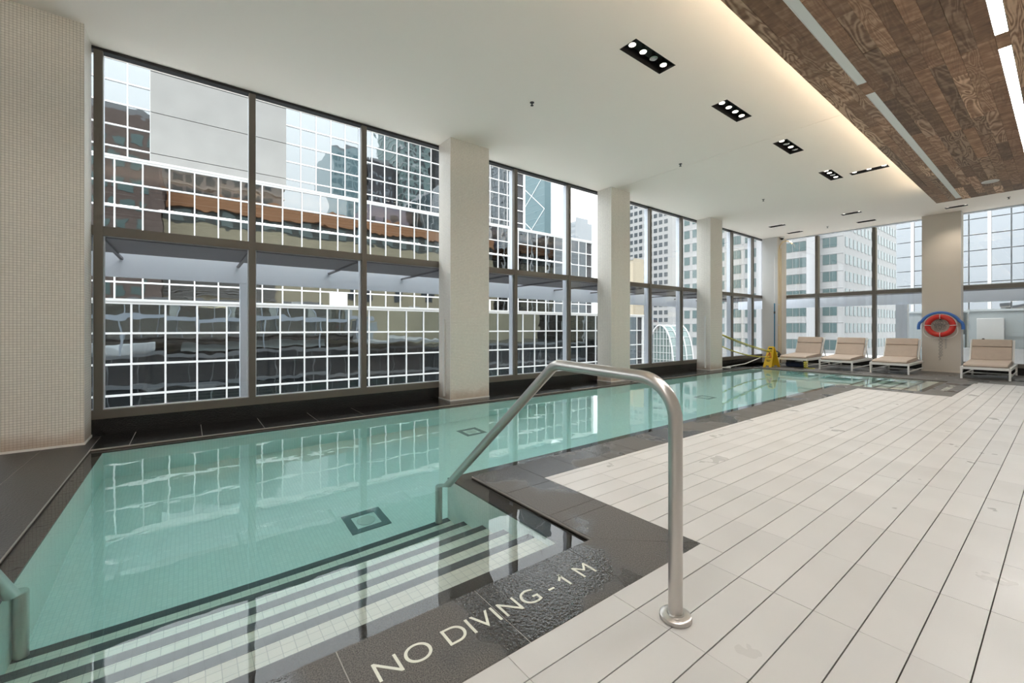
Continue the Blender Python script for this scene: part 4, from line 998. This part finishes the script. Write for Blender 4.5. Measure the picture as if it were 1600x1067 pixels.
# banded white office building with window pieces
ob = empty('white_office_building', (-40, 120, -14), 'white office tower with rows of green windows beyond the far window', 'building')
FY = 112.0
ox1 = uY(1318, FY); ox0 = uY(1064, FY)
MB().box(ox0, ox1, FY, 165, -14, 60).build('wall', M_ow, ob)
fh = 26.2 / FPX * (FY / ray(1280, 500).y)                     # storey height
z_ref = at_y(1300, 386, FY).z                                 # sill of one window row
M_bay = P('office_bay', (0.37, 0.365, 0.37), 0.8)
wl = {}
def win(x, y, z, w_, h_, side):
    k = (round(w_, 2), round(h_, 2), side)
    if k not in wl:
        me = (MB().box(-k[0] / 2, k[0] / 2, -.06, .06, 0, k[1]) if side == 's' else MB().box(-.06, .06, -k[0] / 2, k[0] / 2, 0, k[1])).mesh('window', G_of)
        wl[k] = me
    link('window', wl[k], ob, loc=(x, y, z))
for k in range(-6, 7):
    z = z_ref + k * fh; hh = fh * .56
    for (ua, ub, n_) in ((1228, 1260, 3), (1285, 1308, 2), (1143, 1158, 2), (1164, 1182, 2), (1196, 1216, 2), (1118, 1132, 2), (1069, 1078, 1), (1082, 1094, 2)):
        a, b = uY(ua, FY), uY(ub, FY); s_ = (b - a) / n_
        for i in range(n_): win(a + (i + .5) * s_, FY - .02, z, s_ * .90, hh, 's')
    for i in range(17):                                        # long side running away
        y = FY + 2.0 + i * 2.9
        win(ox1 + .02, y, z, 1.75, hh, 'e')
for ua, ub in ((1264, 1281), (1186, 1194)):
    a, b = uY(ua, FY), uY(ub, FY); MB().box(a, b, FY - 1.6, FY, -14, 60).build('pilaster', M_bay, ob)
bv = MB()
for k in range(-6, 7):
    z = z_ref + k * fh
    bv.box(ox0, ox1, FY - .10, FY, z + fh * .56 + .15, z + fh * .56 + .30)
bv.build('string_course', M_bay, ob)

# pale mirror building at the right end
rm = empty('pale_glass_building', (4, 62, -14), 'pale mirror-glass building with wide grid beyond the grey cabinets', 'building')
RY = 62.0
M_mir2 = mirror_glass('pale_mirror', (0.29, 0.307, 0.325), 0.2, 0.5)
rx0 = -10.19 - 1.38
ga = MB()
MB().box(rx0, rx0 + 70, RY + .3, RY + 25, -14, 46).build('block', P('pale_core', (0.5, 0.52, 0.54), 0.8), rm)
pw_, ph_ = 1.38, 1.57
pmesh = MB().box(-pw_ / 2 + .05, pw_ / 2 - .05, 0, .05, -ph_ / 2 + .04, ph_ / 2 - .04).mesh('glass_panel', M_mir2)
rp2 = random.Random(4); fieldp = MB()
zb0 = at_y(1420, 447, RY).z
for i in range(50):
    for k in range(-8, 27):
        x = rx0 + (i + .5) * pw_; z = zb0 + (k + .5) * ph_
        if z > 45: continue
        u, v, d = proj(x, RY, z)
        if u and u < 1640 and v > 290 and v < 560:
            o = link('glass_panel', pmesh, rm, loc=(x, RY, z)); o.rotation_euler = (rp2.gauss(0, .003), 0, rp2.gauss(0, .003))
        else: fieldp.box(x - pw_ / 2 + .05, x + pw_ / 2 - .05, RY, RY + .05, z - ph_ / 2 + .04, z + ph_ / 2 - .04)
fieldp.build('glass_panel_field', M_mir2, rm, 'stuff')
for i in range(1, 50, 4): ga.box(rx0 + i * pw_ - .12, rx0 + i * pw_ + .12, RY - .2, RY + .28, -14, 46)
ga.build('pier', M_bar, rm)
